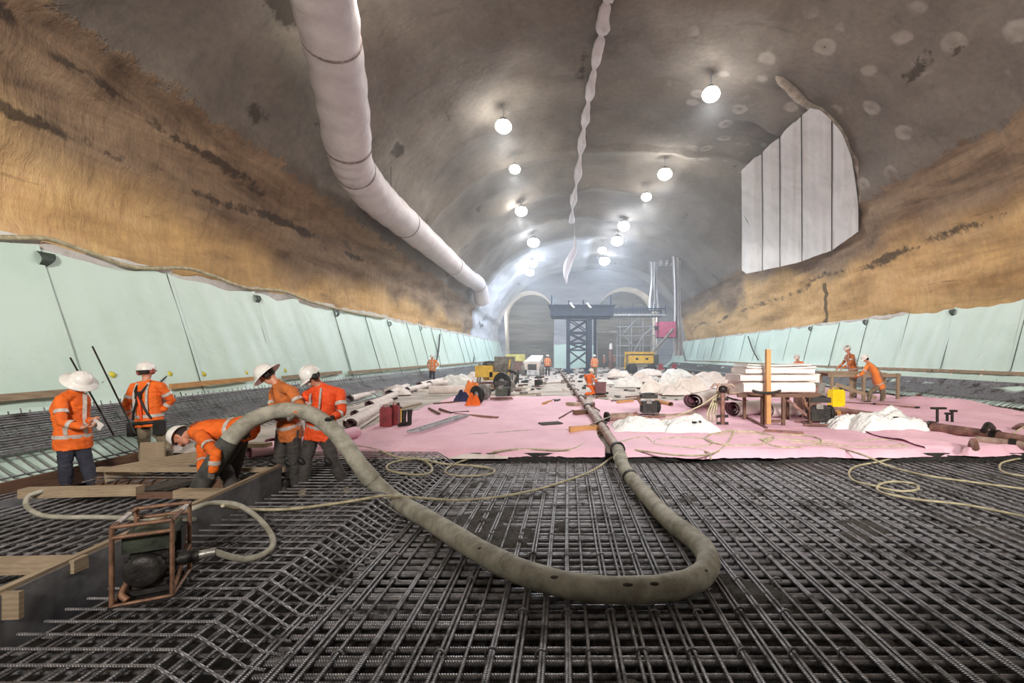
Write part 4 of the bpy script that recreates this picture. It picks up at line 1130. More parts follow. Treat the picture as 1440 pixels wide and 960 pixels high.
mb.ball(q, (.09, .06, .06), None, 12); mb.ball(q + Vector((.05, 0, -.04)), (.06, .05, .04), None, 10)
tag(mb.build('grout_lump', M['boot_tan'], None, q), 'pale grout lump stuck on hose by the right carrier hand', 'grout')

# generic standing figure for the middle distance
def stand(loc, yaw, H=1.0, lean=0., arms='down', **kw):
    loc = Vector(loc); R = Matrix.Rotation(yaw, 3, 'Z')
    q = lambda x, y, z: loc + R @ (Vector((x, y + lean * max(0, z - .9), z)) * H)
    J = dict(pelvis=q(0, 0, .95), chest=q(0, 0, 1.3), neck=q(0, .01, 1.48), head=q(0, .03, 1.63), shL=q(-.19, 0, 1.42), shR=q(.19, 0, 1.42), hpL=q(-.09, 0, .92), hpR=q(.09, 0, .92),
             knL=q(-.11, .03, .5), knR=q(.11, .01, .5), anL=q(-.12, .0, .09), anR=q(.12, -.03, .09), toL=q(-.13, .15, .04), toR=q(.13, .12, .04))
    if arms == 'down': J.update(elL=q(-.26, -.03, 1.15), elR=q(.26, -.03, 1.15), wrL=q(-.27, .08, .90), wrR=q(.27, .08, .90))
    elif arms == 'hips': J.update(elL=q(-.36, -.08, 1.18), elR=q(.36, -.08, 1.18), wrL=q(-.20, .08, 1.0), wrR=q(.2, .08, 1.0))
    elif arms == 'bench': J.update(elL=q(-.23, .15, 1.18), elR=q(.23, .15, 1.18), wrL=q(-.16, .38, 1.02), wrR=q(.16, .38, 1.02))
    J.update(kw); return J
def fdir(yaw): return (-math.sin(yaw), math.cos(yaw), 0)
FAR = [('lone worker standing by rolls in front of left green sheet', (608, 541), 2.9, 'orange_far', 'navy', 'hips', 1.0, 0),
       ('worker walking away between the dumper and the pipeline', (770, 528), 0, 'orange_far', 'black_cloth', 'down', 1.0, 0),
       ('worker standing in front of the gantry tower, arms down', (836, 530.5), .2, 'orange_far', 'khaki', 'down', 1.0, 0)]
for lab, (px, py), yaw, jk, tr, arms, H, lean in FAR:
    g_ = G(px, py); person(lab, stand(g_, yaw, H, lean, arms), fdir(yaw), (jk, tr, 'skin', 'boot', 'helmet'), hi=False)
g_ = G(850, 518.5); person('worker in faded orange left of the white mixer column by the gantry', stand(g_, 1.2, 1.0), fdir(1.2), ('orange_dirty', 'khaki', 'skin', 'boot', 'helmet_dirty'), hi=False)
g_ = G(863, 518.5); person('worker in faded orange under the white mixer column', stand(g_, .4, 1.02), fdir(.4), ('orange_dirty', 'khaki', 'skin', 'boot', 'helmet_dirty'), hi=False)
# kneeling man at the crate
g_ = G(828, 556); z0 = SLAB
def rel(x, y, z): return Vector((g_.x + x, g_.y + y, z0 + z))
K_ = dict(pelvis=rel(.05, .05, .48), chest=rel(.02, .0, .74), neck=rel(.06, 0, .90), head=rel(.10, -.02, 1.02), shL=rel(-.14, .1, .84), shR=rel(.18, -.12, .84), elL=rel(-.1, .25, .62), elR=rel(.3, -.15, .62), wrL=rel(.2, .25, .62), wrR=rel(.42, .0, .58),
          hpL=rel(.0, .13, .44), hpR=rel(.05, -.05, .44), knL=rel(.30, .16, .34), knR=rel(.24, -.16, .12), anL=rel(.18, .2, .08), anR=rel(-.14, -.14, .09), toL=rel(.4, .2, .05), toR=rel(-.02, -.14, .05))
person('worker in bright orange crouching beside the maroon crate', K_, (.8, -.3, 0), ('orange', 'orange', 'skin', 'boot', 'helmet_dirty'), hi=False, hgt=.9)
# the three on the right
J_loc = Vector(((1127 - 797) * 20 / 640, 20, SLAB))
person('worker seen above foam board stack, right of the timber post', stand(J_loc, 1.9, .98, .3, 'bench'), fdir(1.9), ('orange_far', 'navy', 'skin', 'boot', 'helmet_dirty'), hi=False)
K2 = Vector(((1200 - 797) * 17.3 / 640, 17.3, SLAB + .05))
person('worker standing at the left end of the timber bench looking down', stand(K2, 1.45, 1.16, .2, 'bench'), fdir(1.45), ('orange_dirty', 'khaki', 'skin', 'boot', 'helmet_dirty'), hi=False)
d = 16.2
L_ = dict(pelvis=P(1236, 541, d), chest=P(1228, 521, d), neck=P(1221, 510, d), head=P(1217, 504, d), shL=P(1219, 515, d - .18), shR=P(1225, 515, d + .18), elL=P(1212, 526, d - .2), elR=P(1216, 527, d + .2), wrL=P(1203, 529, d - .05), wrR=P(1206, 530, d + .15),
          hpL=P(1236, 543, d - .1), hpR=P(1240, 543, d + .1), knL=P(1224, 551, d - .15), knR=P(1241, 556, d + .1), anL=P(1222, 562.5, d - .12), anR=P(1240, 565, d + .1), toL=P(1215, 565, d - .12), toR=P(1232, 567, d + .1))
person('worker bending over right end of the timber bench in white hard hat', L_, (-.8, .1, -.6), ('orange_far', 'khaki', 'skin', 'boot', 'helmet'), hi=False, extras=(ex_muffs_black,), look=(-1, 0, -.4))

# ------------------------------------------------------------------ engine pump in its tube frame
en = thing('engine_pump', 'black petrol engine pump in a rusty tube frame on the left bars', 'pump', (-3.0, 3.25, .2))
R2 = Matrix.Rotation(math.radians(27), 3, 'Z')
def e(x, y, z): return Vector((-2.95, 3.25, .2)) + R2 @ Vector((x * 1.0, y, 0)) + Vector((0, 0, z))
hw, hd_, ht = .155, .21, .52
fr = [(-hw, -hd_), (hw, -hd_), (hw, hd_), (-hw, hd_)]
for x, y in fr: MB().tube([e(x, y, 0), e(x, y, ht)], .014, 8).build('post', M['rust'], en)
for z, nm in ((.0, 'base_rail'), (ht, 'top_rail'), (ht - .07, 'mid_rail')):
    for i in range(4):
        if nm == 'mid_rail' and i % 2: continue
        a, b = fr[i], fr[(i + 1) % 4]; MB().tube([e(*a, z), e(*b, z)], .014, 8).build(nm, M['rust'], en)
tag(MB().tube([e(-hw, -.12, ht), e(-hw, .08, ht)], .0165, 8).build('tape_patch', M['tape'], en), 'silver worn patch')
tag(MB().tube([e(hw, .0, ht), e(hw, .12, ht)], .0165, 8).build('tape_patch', M['tape'], en), 'silver worn patch')
MB().tube([e(hw, -hd_, .02), e(hw, hd_, .2)], .012, 8).build('brace', M['rust'], en)
mb = MB(); mb.box(e(0, 0, .37), (.25, .30, .12), R2); mb.ball(e(0, 0, .42), (.11, .14, .035), R2); mb.build('fuel_tank', M['engine_green'], en)
MB().lathe([(0, 0), (.025, 0), (.025, .03), (0, .03)], Matrix.Translation(e(0, 0, .44)), 10).build('fuel_cap', M['black'], en)
mb = MB(); mb.box(e(0, .02, .17), (.2, .26, .24), R2)
for k in range(5): mb.box(e(0, .02, .09 + k * .04), (.23, .29, .012), R2)
mb.build('engine_block', M['engine'], en)
Ms = Matrix.Translation(e(-.01, -.13, .18)) @ R2.to_4x4() @ Matrix.Rotation(math.pi / 2, 4, 'X')
mb = MB(); mb.lathe([(0, .05), (.05, .055), (.09, .05), (.11, .03), (.115, 0), (.1, -.03)], Ms, 24); mb.build('recoil_cover', M['engine'], en)
mb = MB(); mb.box(e(.1, .08, .30), (.1, .12, .14), R2); mb.build('air_filter', M['black'], en)
MB().tube([e(.06, .0, .17), e(.25, .02, .17)], .045, 16).build('pump_outlet', M['engine'], en)
MB().tube([e(.25, .02, .17), e(.35, .03, .17)], .032, 12).build('hose_coupling', M['alu'], en)
MB().tube(spline([e(-.1, -.1, .12), e(-.12, -.17, .06), e(-.08, -.2, .02)], 5), .02, 8).build('exhaust', M['rust'], en)
for y in (-.12, .12): MB().box(e(0, y, .03), (.3, .04, .03), R2).build('mount_rail', M['engine'], en)
mb = MB(); mb.box(e(0, -.02, -.005), (.34, .44, .012), R2); mb.build('base_plate', M['engine'], en)

# ------------------------------------------------------------------ pink membrane on the slab
def sheet(label, x0, x1, y0, y1, nx, ny, mat, hfn, name='pink_membrane', z=SLAB + .012, thick=.01, cat='membrane'):
    mb = MB()
    def f(u, v):
        x = x0 + (x1 - x0) * u; y = y0 + (y1 - y0) * v
        return Vector((x, y, z + hfn(x, y, u, v)))
    def f2(u, v):
        p = f(u, v)
        p.x += .06 * noise.noise(Vector((p.y * 1.3, 2, x0))) * (1 if u in (0, 1) else 0); return p
    mb.grid(f2, nx, ny)
    o = mb.build(name, mat if isinstance(mat, list) else M[mat], None, ((x0 + x1) / 2, (y0 + y1) / 2, z)); return tag(o, label, cat)
def ruck(x, y, s=1): return max(0, noise.noise(Vector((x * .9 * s, y * .5 * s, 4)))) ** 2 * .10 + max(0, N(x, y, 3, 1.8, 3)) * .035 + .035
def front(x, y, u, v, y0):     # ragged front edge rolled over the slab lip
    return -.14 * max(0, 1 - (y - y0) / .22) + ruck(x, y)
def edge_y(x): return 8.0 + .10 * N(x, 0, 2, 1.1, 4)
def pinkmain(x, y, u, v):
    return ruck(x, y) - .12 * max(0, 1 - v * 30)
def ragged(label, x0, x1, y0, y1, mat, nx, ny, amp=1., zoff=0.):
    mb = MB()
    def f(u, v):
        x = x0 + (x1 - x0) * u; ya = y0 + .14 * N(x, 0, y0, 1.2, 4); y = ya + (y1 + .2 * N(x, 3, 0, .8) - ya) * v
        x += .1 * noise.noise(Vector((y * .9, u * 3, 8)))
        lip = max(0, 1 - (y - ya) / .10)
        return Vector((x, y, SLAB + zoff + ruck(x, y) * amp * (1 - .6 * lip) - (.10 * lip if y0 < 8.3 else .03 * lip) + .025 * abs(N(x, 1, 1, 5, 2)) * max(0, 1 - (y - ya) / .5)))
    mb.grid(f, nx, ny); o = mb.build('pink_membrane', M[mat], None, ((x0 + x1) / 2, y0, SLAB))
    return tag(o, label, 'membrane')
ragged('pink membrane sheet spread left of the pipeline over slab edge', -4.6, .66, 7.96, 18.6, 'pink', 90, 110)
ragged('pink membrane sheet spread right of the pipeline over slab edge', .95, 6.7, 7.96, 16.8, 'pink', 90, 90)
ragged('large rumpled pink membrane sheet at right side of the slab', 6.4, 12.9, 7.99, 24.5, 'pink', 110, 150, 1.7, .01)
sheet('white underlay strip showing along the left slab edge under pink sheet', -4.4, -1.0, 7.90, 8.25, 60, 5, 'white_roll', lambda x, y, u, v: .10 * max(0, noise.noise(Vector((x * 1.4, 1, 1)))) * math.sin(math.pi * v) - .10 * (1 - v), 'underlay_strip')
# folds piled at the right wall
for i, (x0, x1, y0, y1) in enumerate([(11.5, 13.2, 12.5, 17.5), (9.6, 12.9, 19.5, 24)]):
    sheet(['tall pink membrane fold heaped against the right bar mat', 'pink membrane fold heaped behind the timber bench'][i], x0, x1, y0, y1, 50, 50, 'pink', lambda x, y, u, v: .05 + .32 * math.sin(math.pi * u) * math.sin(math.pi * v) ** .5 * (.7 + .6 * noise.noise(Vector((x * 1.2, y * .8, 3)))), 'membrane_fold')

# ------------------------------------------------------------------ rolls of membrane
def roll(label, p0, p1, r, inner='pink_dark', outer='white_roll', flat=.85, n=2, name='membrane_roll', tail=0, group=None):
    p0 = Vector(p0); p1 = Vector(p1); d = (p1 - p0); R = frame(d, d.cross(Vector((0, 0, 1))))
    th = thing(name, label, 'roll', (p0 + p1) / 2 - Vector((0, 0, r)), group)
    def rr(a): return r * (.25 + .75 * a)
    K = 44; turns = 2.6
    def pt(u, v):
        a = u * turns * 2 * math.pi; q = rr(u)
        s = p0 + d * v; wob_ = 1 + .06 * noise.noise(Vector((u * 6, v * 4, p0.x)))
        up = R @ Vector((0, 1, 0)); upz = 1 if up.z > 0 else -1
        return s + R @ Vector((q * math.cos(a) * wob_, 0, 0)) + up * (q * math.sin(a) * flat * wob_)
    mb = MB(); mb.grid(pt, K, 8); o = mb.build('sheet_spiral', [M[outer]], th)
    # thickness and inner face by a second, tighter skin
    def pt2(u, v):
        c = p0 + d * (v * .999 + .0005); p = pt(u, v); ax = p - c; return c + ax * (1 - .016 / max(.02, ax.length))
    MB().grid(pt2, K, 2).build('inner_face', M[inner], th)
    if tail:
        a = pt(1, 0); b = pt(1, 1)
        MB().grid(lambda u, v: a.lerp(b, v) + Vector((0, 0, -(a.z - SLAB - .03) * min(1, u * 1.6))) + (R @ Vector((1, 0, 0))) * (u * tail), 6, 6).build('loose_end', M[outer], th)
    return th
def rl(label, px0, py0, px1, py1, r, lift=0, **k):
    a = G(px0, py0); b = G(px1, py1); a.z += r * .85 + .03 + lift; b.z += r * .85 + .03 + lift
    return roll(label, a, b, r, **k)
rl('nearest white membrane roll left, spiral end facing the hose carriers', 493, 606, 528, 583, .17, tail=.3)
rl('flattened white membrane roll behind the nearest left roll', 500, 590, 548, 570, .15)
rl('white membrane roll beside right hose carrier elbow', 492, 567, 540, 553, .17)
rl('white membrane roll with maroon end left of the white tube', 548, 560, 572, 548, .20)
rl('white membrane roll lying beyond the maroon ended one', 572, 553, 604, 545, .17)
rl('small pale roll near the foot of the lone worker', 590, 546, 622, 538, .20)
rl('pale roll lying right of the lone worker boots', 604, 545, 627, 543, .22)
rl('long thick cream tube roll in the middle of left slab', 603, 556, 654, 555, .26, inner='white_roll')
rl('white roll leaning over others behind red cans', 520, 580, 556, 563, .16, lift=.08)
rl('low flat pink roll at left slab edge by the crew', 455, 632, 500, 618, .16, outer='pink')
rl('folded pink roll behind legs of the hose carriers', 385, 640, 440, 622, .18, outer='pink')
rl('second folded pink roll between the stooping man and carriers', 350, 648, 400, 640, .16, outer='pink')
rl('wide roll with dark maroon spiral end near the standpipe', 975, 578, 1012, 566, .34, flat=.8)
rl('large white and pink roll under the foam board stack, left', 1030, 588, 1078, 583, .28, inner='pink_dark')
rl('large white and pink roll under the foam board stack, right', 1080, 589, 1128, 587, .27, inner='pink_dark')
rl('yellow roll of foam tape beside the black compressor', 923, 568, 943, 573, .10, outer='wood_new', inner='wood_dark')
rl('small brown coil roll below the timber bench', 1172, 588, 1190, 583, .12, outer='wood_new', inner='wood_dark')

# ------------------------------------------------------------------ crumpled sheets and bags
def heap(label, px, py, w_, dpt, h, seed, mat='tarp', name='white_bag', marks=0, cat='bag', zz=None, yaw=0):
    c = G(px, py); c.y += dpt / 2; nx = 34; mb = MB()
    R = Matrix.Rotation(yaw, 3, 'Z')
    def f(u, v):
        a, b = u * 2 - 1, v * 2 - 1; r = min(1, max(abs(a), abs(b)) ** .9)
        prof = (1 - r ** 3)
        edge = 1 + .18 * noise.noise(Vector((a * 1.5, b * 1.5, seed)))
        n1 = noise.noise(Vector((a * 1.5, b * 1.5, seed + 5))); n2 = 1 - 2 * abs(noise.noise(Vector((a * 2.2 + b, b * 3, seed + 9)))); n3 = 1 - 2 * abs(noise.noise(Vector((a * 5, b * 5, seed + 2))))
        z = h * prof ** .8 * (.75 + .55 * n1 + .26 * n2 + .13 * n3)
        return c + R @ Vector((a * w_ / 2 * edge, b * dpt / 2 * edge, 0)) + Vector((0, 0, .02 + max(0, z)))
    mb.grid(f, nx, nx)
    o = mb.build(name, M[mat], None, (c.x, c.y, SLAB + .01)); tag(o, label, cat)
    for k in range(marks):
        q = f(.55 + .12 * k, .22 + .05 * k); MB().box(q + Vector((0, -.01, .02)), (.10, .05, .04), .4 + k).build('black_mark', M['black'], o, (c.x, c.y, SLAB + .01))
    return o
heap('white woven bag lying right of the pipeline joint', 905, 609, 1.25, .8, .26, 3)
heap('white woven bag with black print left of the standpipe', 975, 611, 1.25, .8, .30, 8, marks=2)
heap('big crumpled white tarp heap right of the mixer engine', 1265, 612, 1.5, 1.0, .44, 14, 'tarp', 'white_tarp', 1, 'tarp')
heap('flatter crumpled white tarp left of the big white heap', 1205, 606, 1.0, .8, .26, 21, 'tarp', 'white_tarp', 0, 'tarp')
heap('dirty white bundle at the far left behind maroon roll', 545, 556, 1.6, .9, .3, 25, 'white_roll', 'white_bundle', 0, 'bundle')
heap('white plastic bundle near yellow machine', 640, 543, 1.9, 1.3, .5, 31, 'tarp', 'white_bundle', 0, 'bundle')
heap('pale plastic bundle left of yellow machine', 668, 537, 1.8, 1.3, .5, 36, 'white_roll', 'white_bundle', 0, 'bundle')
for i, (px, py, w_, h, lab) in enumerate([(885, 545, 1.5, .45, 'nearest the crate'), (905, 538, 1.6, .5, 'behind the black compressor, left'), (927, 553, 1.6, .45, 'directly behind the black compressor'), (950, 545, 1.7, .6, 'left of the two peaked ones'), (952, 556, 1.3, .35, 'low in front of peaked ones'),
                                         (975, 553, 1.5, .6, 'peaked, behind the wide maroon roll'), (990, 548, 1.5, .5, 'right of the peaked one'), (870, 530, 1.9, .5, 'left below the boom lift'), (915, 528, 2.2, .5, 'below the boom lift'), (955, 530, 2.4, .5, 'right below the boom lift'), (1000, 535, 2.2, .45, 'left of foam stack far off'), (1020, 545, 1.5, .4, 'left of foam stack'), (850, 541, 1.2, .25, 'just right of the crate')]):
    heap('pale rubble filled sack heap ' + lab, px, py, w_, w_ * .6, h, 40 + i * 3, ('tarp', 'white_roll', 'foam')[i % 3], 'sack_heap', 0, 'sack')
heap('blue plastic bag lying on pink folds at right', 1387, 571, .75, .5, .42, 90, 'blue', 'blue_bag', 0, 'bag')
heap('navy bag on the pink sheet beside the cream tube roll', 648, 567, .55, .4, .35, 94, 'navy_bag', 'navy_bag', 0, 'bag')
heap('orange bag on the pink sheet in front of the black wheel', 664, 572, .5, .35, .32, 97, 'orange', 'orange_bag', 0, 'bag')
heap('orange and maroon vest heap on top of tools behind orange bag', 663, 559, .7, .4, .62, 99, 'orange_far', 'vest_heap', 0, 'clothing')
# scattered rubble over the far slab
rb = random.Random(3); mb = MB()
for i in range(650):
    y = rb.uniform(17, 60); x = rb.uniform(-7.2, 13); s = rb.uniform(.03, .16) * (1 + y / 60)
    mb.box((x, y, SLAB + s * .2), (s * rb.uniform(1, 3), s, s * .5), rb.uniform(0, 3), rb.randrange(4))
tag(mb.build('rubble', [M['machine'], M['wood_dark'], M['foam'], M['black']], None, (3, 30, SLAB)), 'loose scraps and rubble scattered over the far slab', 'rubble', kind='stuff')
PL = [(700, 559, 760, 555), (640, 585, 700, 590), (860, 566, 900, 563), (760, 541, 800, 538), (880, 560, 930, 556), (1010, 560, 1060, 556), (742, 548, 700, 546), (960, 520, 1010, 522), (890, 592, 935, 586), (905, 590, 980, 583), (1075, 609, 1130, 613), (610, 570, 655, 566), (900, 522, 960, 526), (700, 527, 740, 524)]
PLN = ['near the black box left', 'below the tubular rack', 'left of the black compressor', 'left of the pipeline beyond pink sheet', 'behind the black compressor', 'behind the wide maroon roll', 'right of the black wheels', 'far right below boom lift', 'between bag and compressor', 'behind the printed white bag', 'below timber post', 'beside the cream tube roll', 'under the boom lift', 'beside the dumper']
for i, (a, b, c_, d_) in enumerate(PL):
    p, q = G(a, b), G(c_, d_); p.z += .06; q.z += .06; mb = MB(); mb.bar(p, q, .09, .05)
    tag(mb.build('loose_plank', M[('wood', 'pipe_brown', 'wood_dark')[i % 3]], None, (p + q) / 2), 'loose plank lying ' + PLN[i], 'plank')

# ------------------------------------------------------------------ cans, boots, rack
def can(label, px, py, h, w_, dpt, mat, yaw=0, name='fuel_can'):
    p = G(px, py); p.z += .045; o = thing(name, label, 'can', p)
    R = Matrix.Rotation(yaw, 3, 'Z'); k = lambda x, y, z: p + R @ Vector((x, y, z))
    mb = MB(); mb.box(k(0, 0, h * .42), (w_, dpt, h * .84), R); mb.box(k(0, 0, h * .87), (w_ * .86, dpt * .9, h * .08), R); mb.build('body', M[mat], o)
    for s in (-1, 1):
        for t in (-1, 1): MB().bar(k(s * w_ * .36, t * dpt * .51, h * .15), k(-s * w_ * .36, t * dpt * .51, h * .7), .02, .012).build('pressed_rib', M[mat], o)
    MB().tube([k(-w_ * .3, 0, h * .88), k(-w_ * .25, 0, h), k(w_ * .15, 0, h), k(w_ * .2, 0, h * .88)], .012, 6).build('handle', M[mat], o)
    MB().tube([k(w_ * .36, 0, h * .88), k(w_ * .42, 0, h * 1.0)], .028, 8).build('spout', M['black'], o)
    return o
can('dark red fuel can, left of the pair by the boots', 543, 602, .50, .26, .16, 'red_can', .2)
can('dark red fuel can, right of the pair by the boots', 556, 599, .52, .18, .24, 'red_can', .1)
can('slim yellow can hidden behind the red fuel cans', 561, 596, .38, .12, .16, 'yellow_can', .1)
can('bright yellow jerry can below the timber bench', 1176, 574, .62, .42, .26, 'yellow_can', .1, 'jerry_can')
for i, (px, py) in enumerate([(568, 601), (576, 600)]):
    p = G(px, py); p.z += .045; mb = MB()
    mb.tube([p + Vector((0, 0, .02)), p + Vector((0, 0, .2)), p + Vector((.01, 0, .36))], [.05, .052, .062], 12, rfn=lambda i_, a: 1 + .05 * math.cos(2 * a))
    mb.tube([p + Vector((0, .03, .04)), p + Vector((-.05, -.10, .04)), p + Vector((-.07, -.16, .03))], [.048, .045, .03], 10)
    o = mb.build('rubber_boot', M['black'], None, p); tag(o, ['black rubber boot, left one of the standing pair', 'black rubber boot, right one of the standing pair'][i], 'boot')
    MB().tube([p + Vector((.01, 0, .345)), p + Vector((.01, 0, .365))], .066, 12).build('top_trim', M['band'], o, tuple(p))
rk = thing('tool_rack', 'long narrow steel lattice rail lying on pink sheet right of boots', 'rail', G(610, 598))
a, b = G(582, 606, .26), G(652, 584, .26); sx = Vector((.11, .06, 0))
for s in (-1, 1): MB().bar(a + sx * s, b + sx * s, .035, .05).build('rail', M['steel_pale'], rk)
for k in range(11): q = a.lerp(b, k / 10); MB().bar(q - sx, q + sx, .02, .03).build('rung', M['steel_pale'], rk)
for i, (p, q, m_, lab) in enumerate([((603, 577), (618, 585), 'wood_dark', 'curved brown offcut above the steel lattice rail'), ((618, 578), (632, 583), 'wood_dark', 'crossed brown offcut above the steel lattice rail'), ((632, 584), (659, 582), 'band', 'thin black tool bar right of the lattice rail'), ((632, 590), (658, 588), 'foam', 'flat pale board right of the lattice rail'), ((562, 578), (592, 570), 'wood', 'slanting lath behind the red fuel cans')]):
    p, q = G(*p), G(*q); p.z += .07; q.z += .07; mb = MB(); mb.bar(p, q, .12 if m_ == 'foam' else .06, .05 if m_ != 'foam' else .03)
    tag(mb.build('offcut', M[m_], None, (p + q) / 2), lab, 'offcut')

# bits around the pipeline
for i, (a_, b_, w_, h_, m_, lab) in enumerate([((801, 610), (842, 607), .10, .12, 'wood_new', 'brown timber block wedged under pipeline at slab edge'), ((800, 571), (812, 573), .25, .10, 'wood', 'pale wooden block left of the pipeline'), ((764, 570), (775, 566), .10, .06, 'wood_new', 'small tan offcut on pink sheet'), ((781, 566), (786, 564), .12, .05, 'black', 'small black tool on pink sheet'),
                                              ((808, 585), (825, 583), .16, .12, 'wood_dark', 'brown clamp block left of the pipeline coupling'), ((826, 575), (834, 573), .14, .12, 'wood_dark', 'reddish block right of the pipeline'), ((868, 568), (890, 566), .1, .08, 'wood_new', 'tan timber offcut left of compressor'), ((786, 591), (806, 579), .03, .03, 'wood_dark', 'thin stick left of the pipeline'), ((760, 599), (788, 597), .3, .03, 'mud', 'muddy smear board on pink sheet')]):
    p, q = G(*a_), G(*b_); p.z += h_ / 2 + .04; q.z += h_ / 2 + .04; mb = MB(); mb.bar(p, q, w_, h_); tag(mb.build('block', M[m_], None, (p + q) / 2), lab, 'block')
p = G(867, 595); mb = MB(); 
vv = thing('pipe_valve', 'short spare pipe valve lying between pipeline and white bag', 'valve', p)
MB().tube([p + Vector((-.25, -.05, .16)), p + Vector((.4, .15, .16))], .10, 12).build('body', M['pipe'], vv)
MB().tube([p + Vector((-.28, -.06, .16)), p + Vector((-.22, -.04, .16))], .14, 12).build('flange', M['band'], vv)
MB().tube([p + Vector((.3, .12, .16)), p + Vector((.55, .2, .2))], .07, 10).build('nozzle', M['pipe_brown'], vv)
# crate
p = G(839, 556.5); cr = thing('crate', 'maroon plastic wheeled crate beside the crouching worker', 'crate', p)
p = p + Vector((.16, 0, .08))
MB().box(p + Vector((0, 0, .26)), (.44, .36, .42)).build('box', M['crate'], cr); MB().box(p + Vector((0, 0, .49)), (.50, .42, .05)).build('lid', M['crate'], cr)
for k in (-.16, -.05, .06, .17): MB().box(p + Vector((k, -.185, .25)), (.03, .02, .38)).build('rib', M['crate'], cr)
for s in (-1, 1): MB().tube([p + Vector((s * .17 - .02, -.12, -.02)), p + Vector((s * .17 + .02, -.12, -.02))], .05, 10).build('wheel', M['black'], cr)

# ------------------------------------------------------------------ small engines and machines
def small_engine(label, px, py, s, yaw, body='engine', name='compressor', frame_=True, lift=.0):
    p = G(px, py); p.z += .04 + lift; o = thing(name, label, 'engine', p); R = Matrix.Rotation(yaw, 3, 'Z'); k = lambda x, y, z: p + R @ (Vector((x, y, z)) * s)
    if frame_:
        for y in (-.3, .3): MB().tube([k(-.5, y, .05), k(.5, y, .05)], .03 * s, 6).build('skid', M['pipe_brown'], o)
        for x in (-.3, .3): MB().tube([k(x, -.3, .05), k(x, .3, .05)], .03 * s, 6).build('cross_rail', M['pipe_brown'], o)
    mb = MB(); mb.box(k(0, 0, .35), (.5 * s, .4 * s, .4 * s), R)
    for q in range(5): mb.box(k(0, 0, .22 + q * .07), (.55 * s, .44 * s, .02 * s), R)
    mb.build('block', M[body], o)
    mb = MB(); mb.box(k(0, 0, .72), (.55 * s, .36 * s, .14 * s), R); mb.ball(k(0, 0, .80), (.25 * s, .16 * s, .05 * s), R); mb.build('tank', M['engine'], o)
    Mx = Matrix.Translation(k(.3, 0, .35)) @ R.to_4x4() @ Matrix.Rotation(math.pi / 2, 4, 'Y')
    mb = MB(); mb.lathe([(0, .1 * s), (.15 * s, .1 * s), (.22 * s, .05 * s), (.22 * s, -.02 * s)], Mx, 16); mb.build('flywheel', M['black'], o)
    MB().tube([k(-.28, -.1, .45), k(-.4, -.15, .6), k(-.42, -.15, .75)], .04 * s, 8).build('exhaust', M['rust'], o)
    MB().box(k(-.05, -.23, .55), (.18 * s, .06 * s, .14 * s), R).build('air_filter', M['machine'], o)
    return o
small_engine('black compressor engine on skid behind the white bags', 912, 588, .78, .1)
small_engine('oily black mixer engine between foam stack and white tarp', 1150, 600, .85, -.1, name='mixer_engine')
small_engine('far black engine left of the pipeline beyond pink sheet', 757, 545, .7, 1.2, name='motor')
small_engine('black box engine at the end of pink sheet on the left', 705, 563, .85, .2, 'engine_green', name='generator')
small_engine('yellow and grey grout pump on left slab', 690, 541, 1.6, .3, 'yellow', name='grout_pump')
# wheels and reels beside the pump
for i, (px, py, r, m_, lab) in enumerate([(671, 569, .32, 'black', 'black reel right of orange bag'), (681, 563, .30, 'machine', 'grey reel beside black reel'), (706, 553, .46, 'black', 'large black wheel below the yellow pump'), (716, 553, .30, 'machine', 'narrow grey wheel right of large black wheel')]):
    p = G(px, py); p.z += r + .03; Mx = Matrix.Translation(p) @ Matrix.Rotation(.9 + i * .1, 4, 'Z') @ Matrix.Rotation(math.pi / 2, 4, 'Y')
    th = thing('reel', lab, 'wheel', p - Vector((0, 0, r)))
    MB().lathe([(r * .45, -.07), (r * .95, -.08), (r, -.05), (r, .05), (r * .95, .08), (r * .45, .07), (r * .45, -.07)], Mx, 22).build('tyre', M[m_], th)
    MB().lathe([(0, -.03), (r * .44, -.03), (r * .44, .03), (0, .03)], Mx, 14).build('hub', M['steel_pale'], th)
gm = thing('grout_mixer', 'cluttered dusty grout mixer with dark hopper behind the yellow pump', 'mixer', G(706, 545))
p = G(706, 545)
MB().lathe([(.1, .3), (.55, .8), (.7, 1.25), (.72, 1.3), (.64, 1.3)], Matrix.Translation(p + Vector((-.3, 1.2, 0))), 20).build('hopper', M['machine'], gm)
MB().box(p + Vector((-.1, 1.9, 1.45)), (1.1, .8, .4)).build('canopy', M['machine'], gm)
MB().box(p + Vector((-1.05, .75, .85)), (.95, .6, .62)).build('yellow_hood', M['yellow'], gm)
MB().box(p + Vector((-.5, .75, .62)), (.5, .6, .4)).build('yellow_hood', M['yellow'], gm)
for x, y in ((-1.5, .8), (.4, .8), (-1.5, 1.5), (.4, 1.5)): MB().tube([p + Vector((x, y, 0)), p + Vector((x * .9, y, 1.2))], .05, 6).build('leg', M['machine'], gm)
MB().tube(spline([p + Vector((.3, .5, .9)), p + Vector((.8, .2, .7)), p + Vector((.7, 0, .2))], 5), .08, 8).build('outlet_hose', M['black'], gm)
for k in range(4): MB().bar(p + Vector((.2 + k * .2, .6, .2)), p + Vector((.35 + k * .15, .6, 1.5 - k * .2)), .07, .07).build('lever', M[('yellow', 'machine', 'wood', 'black')[k]], gm)

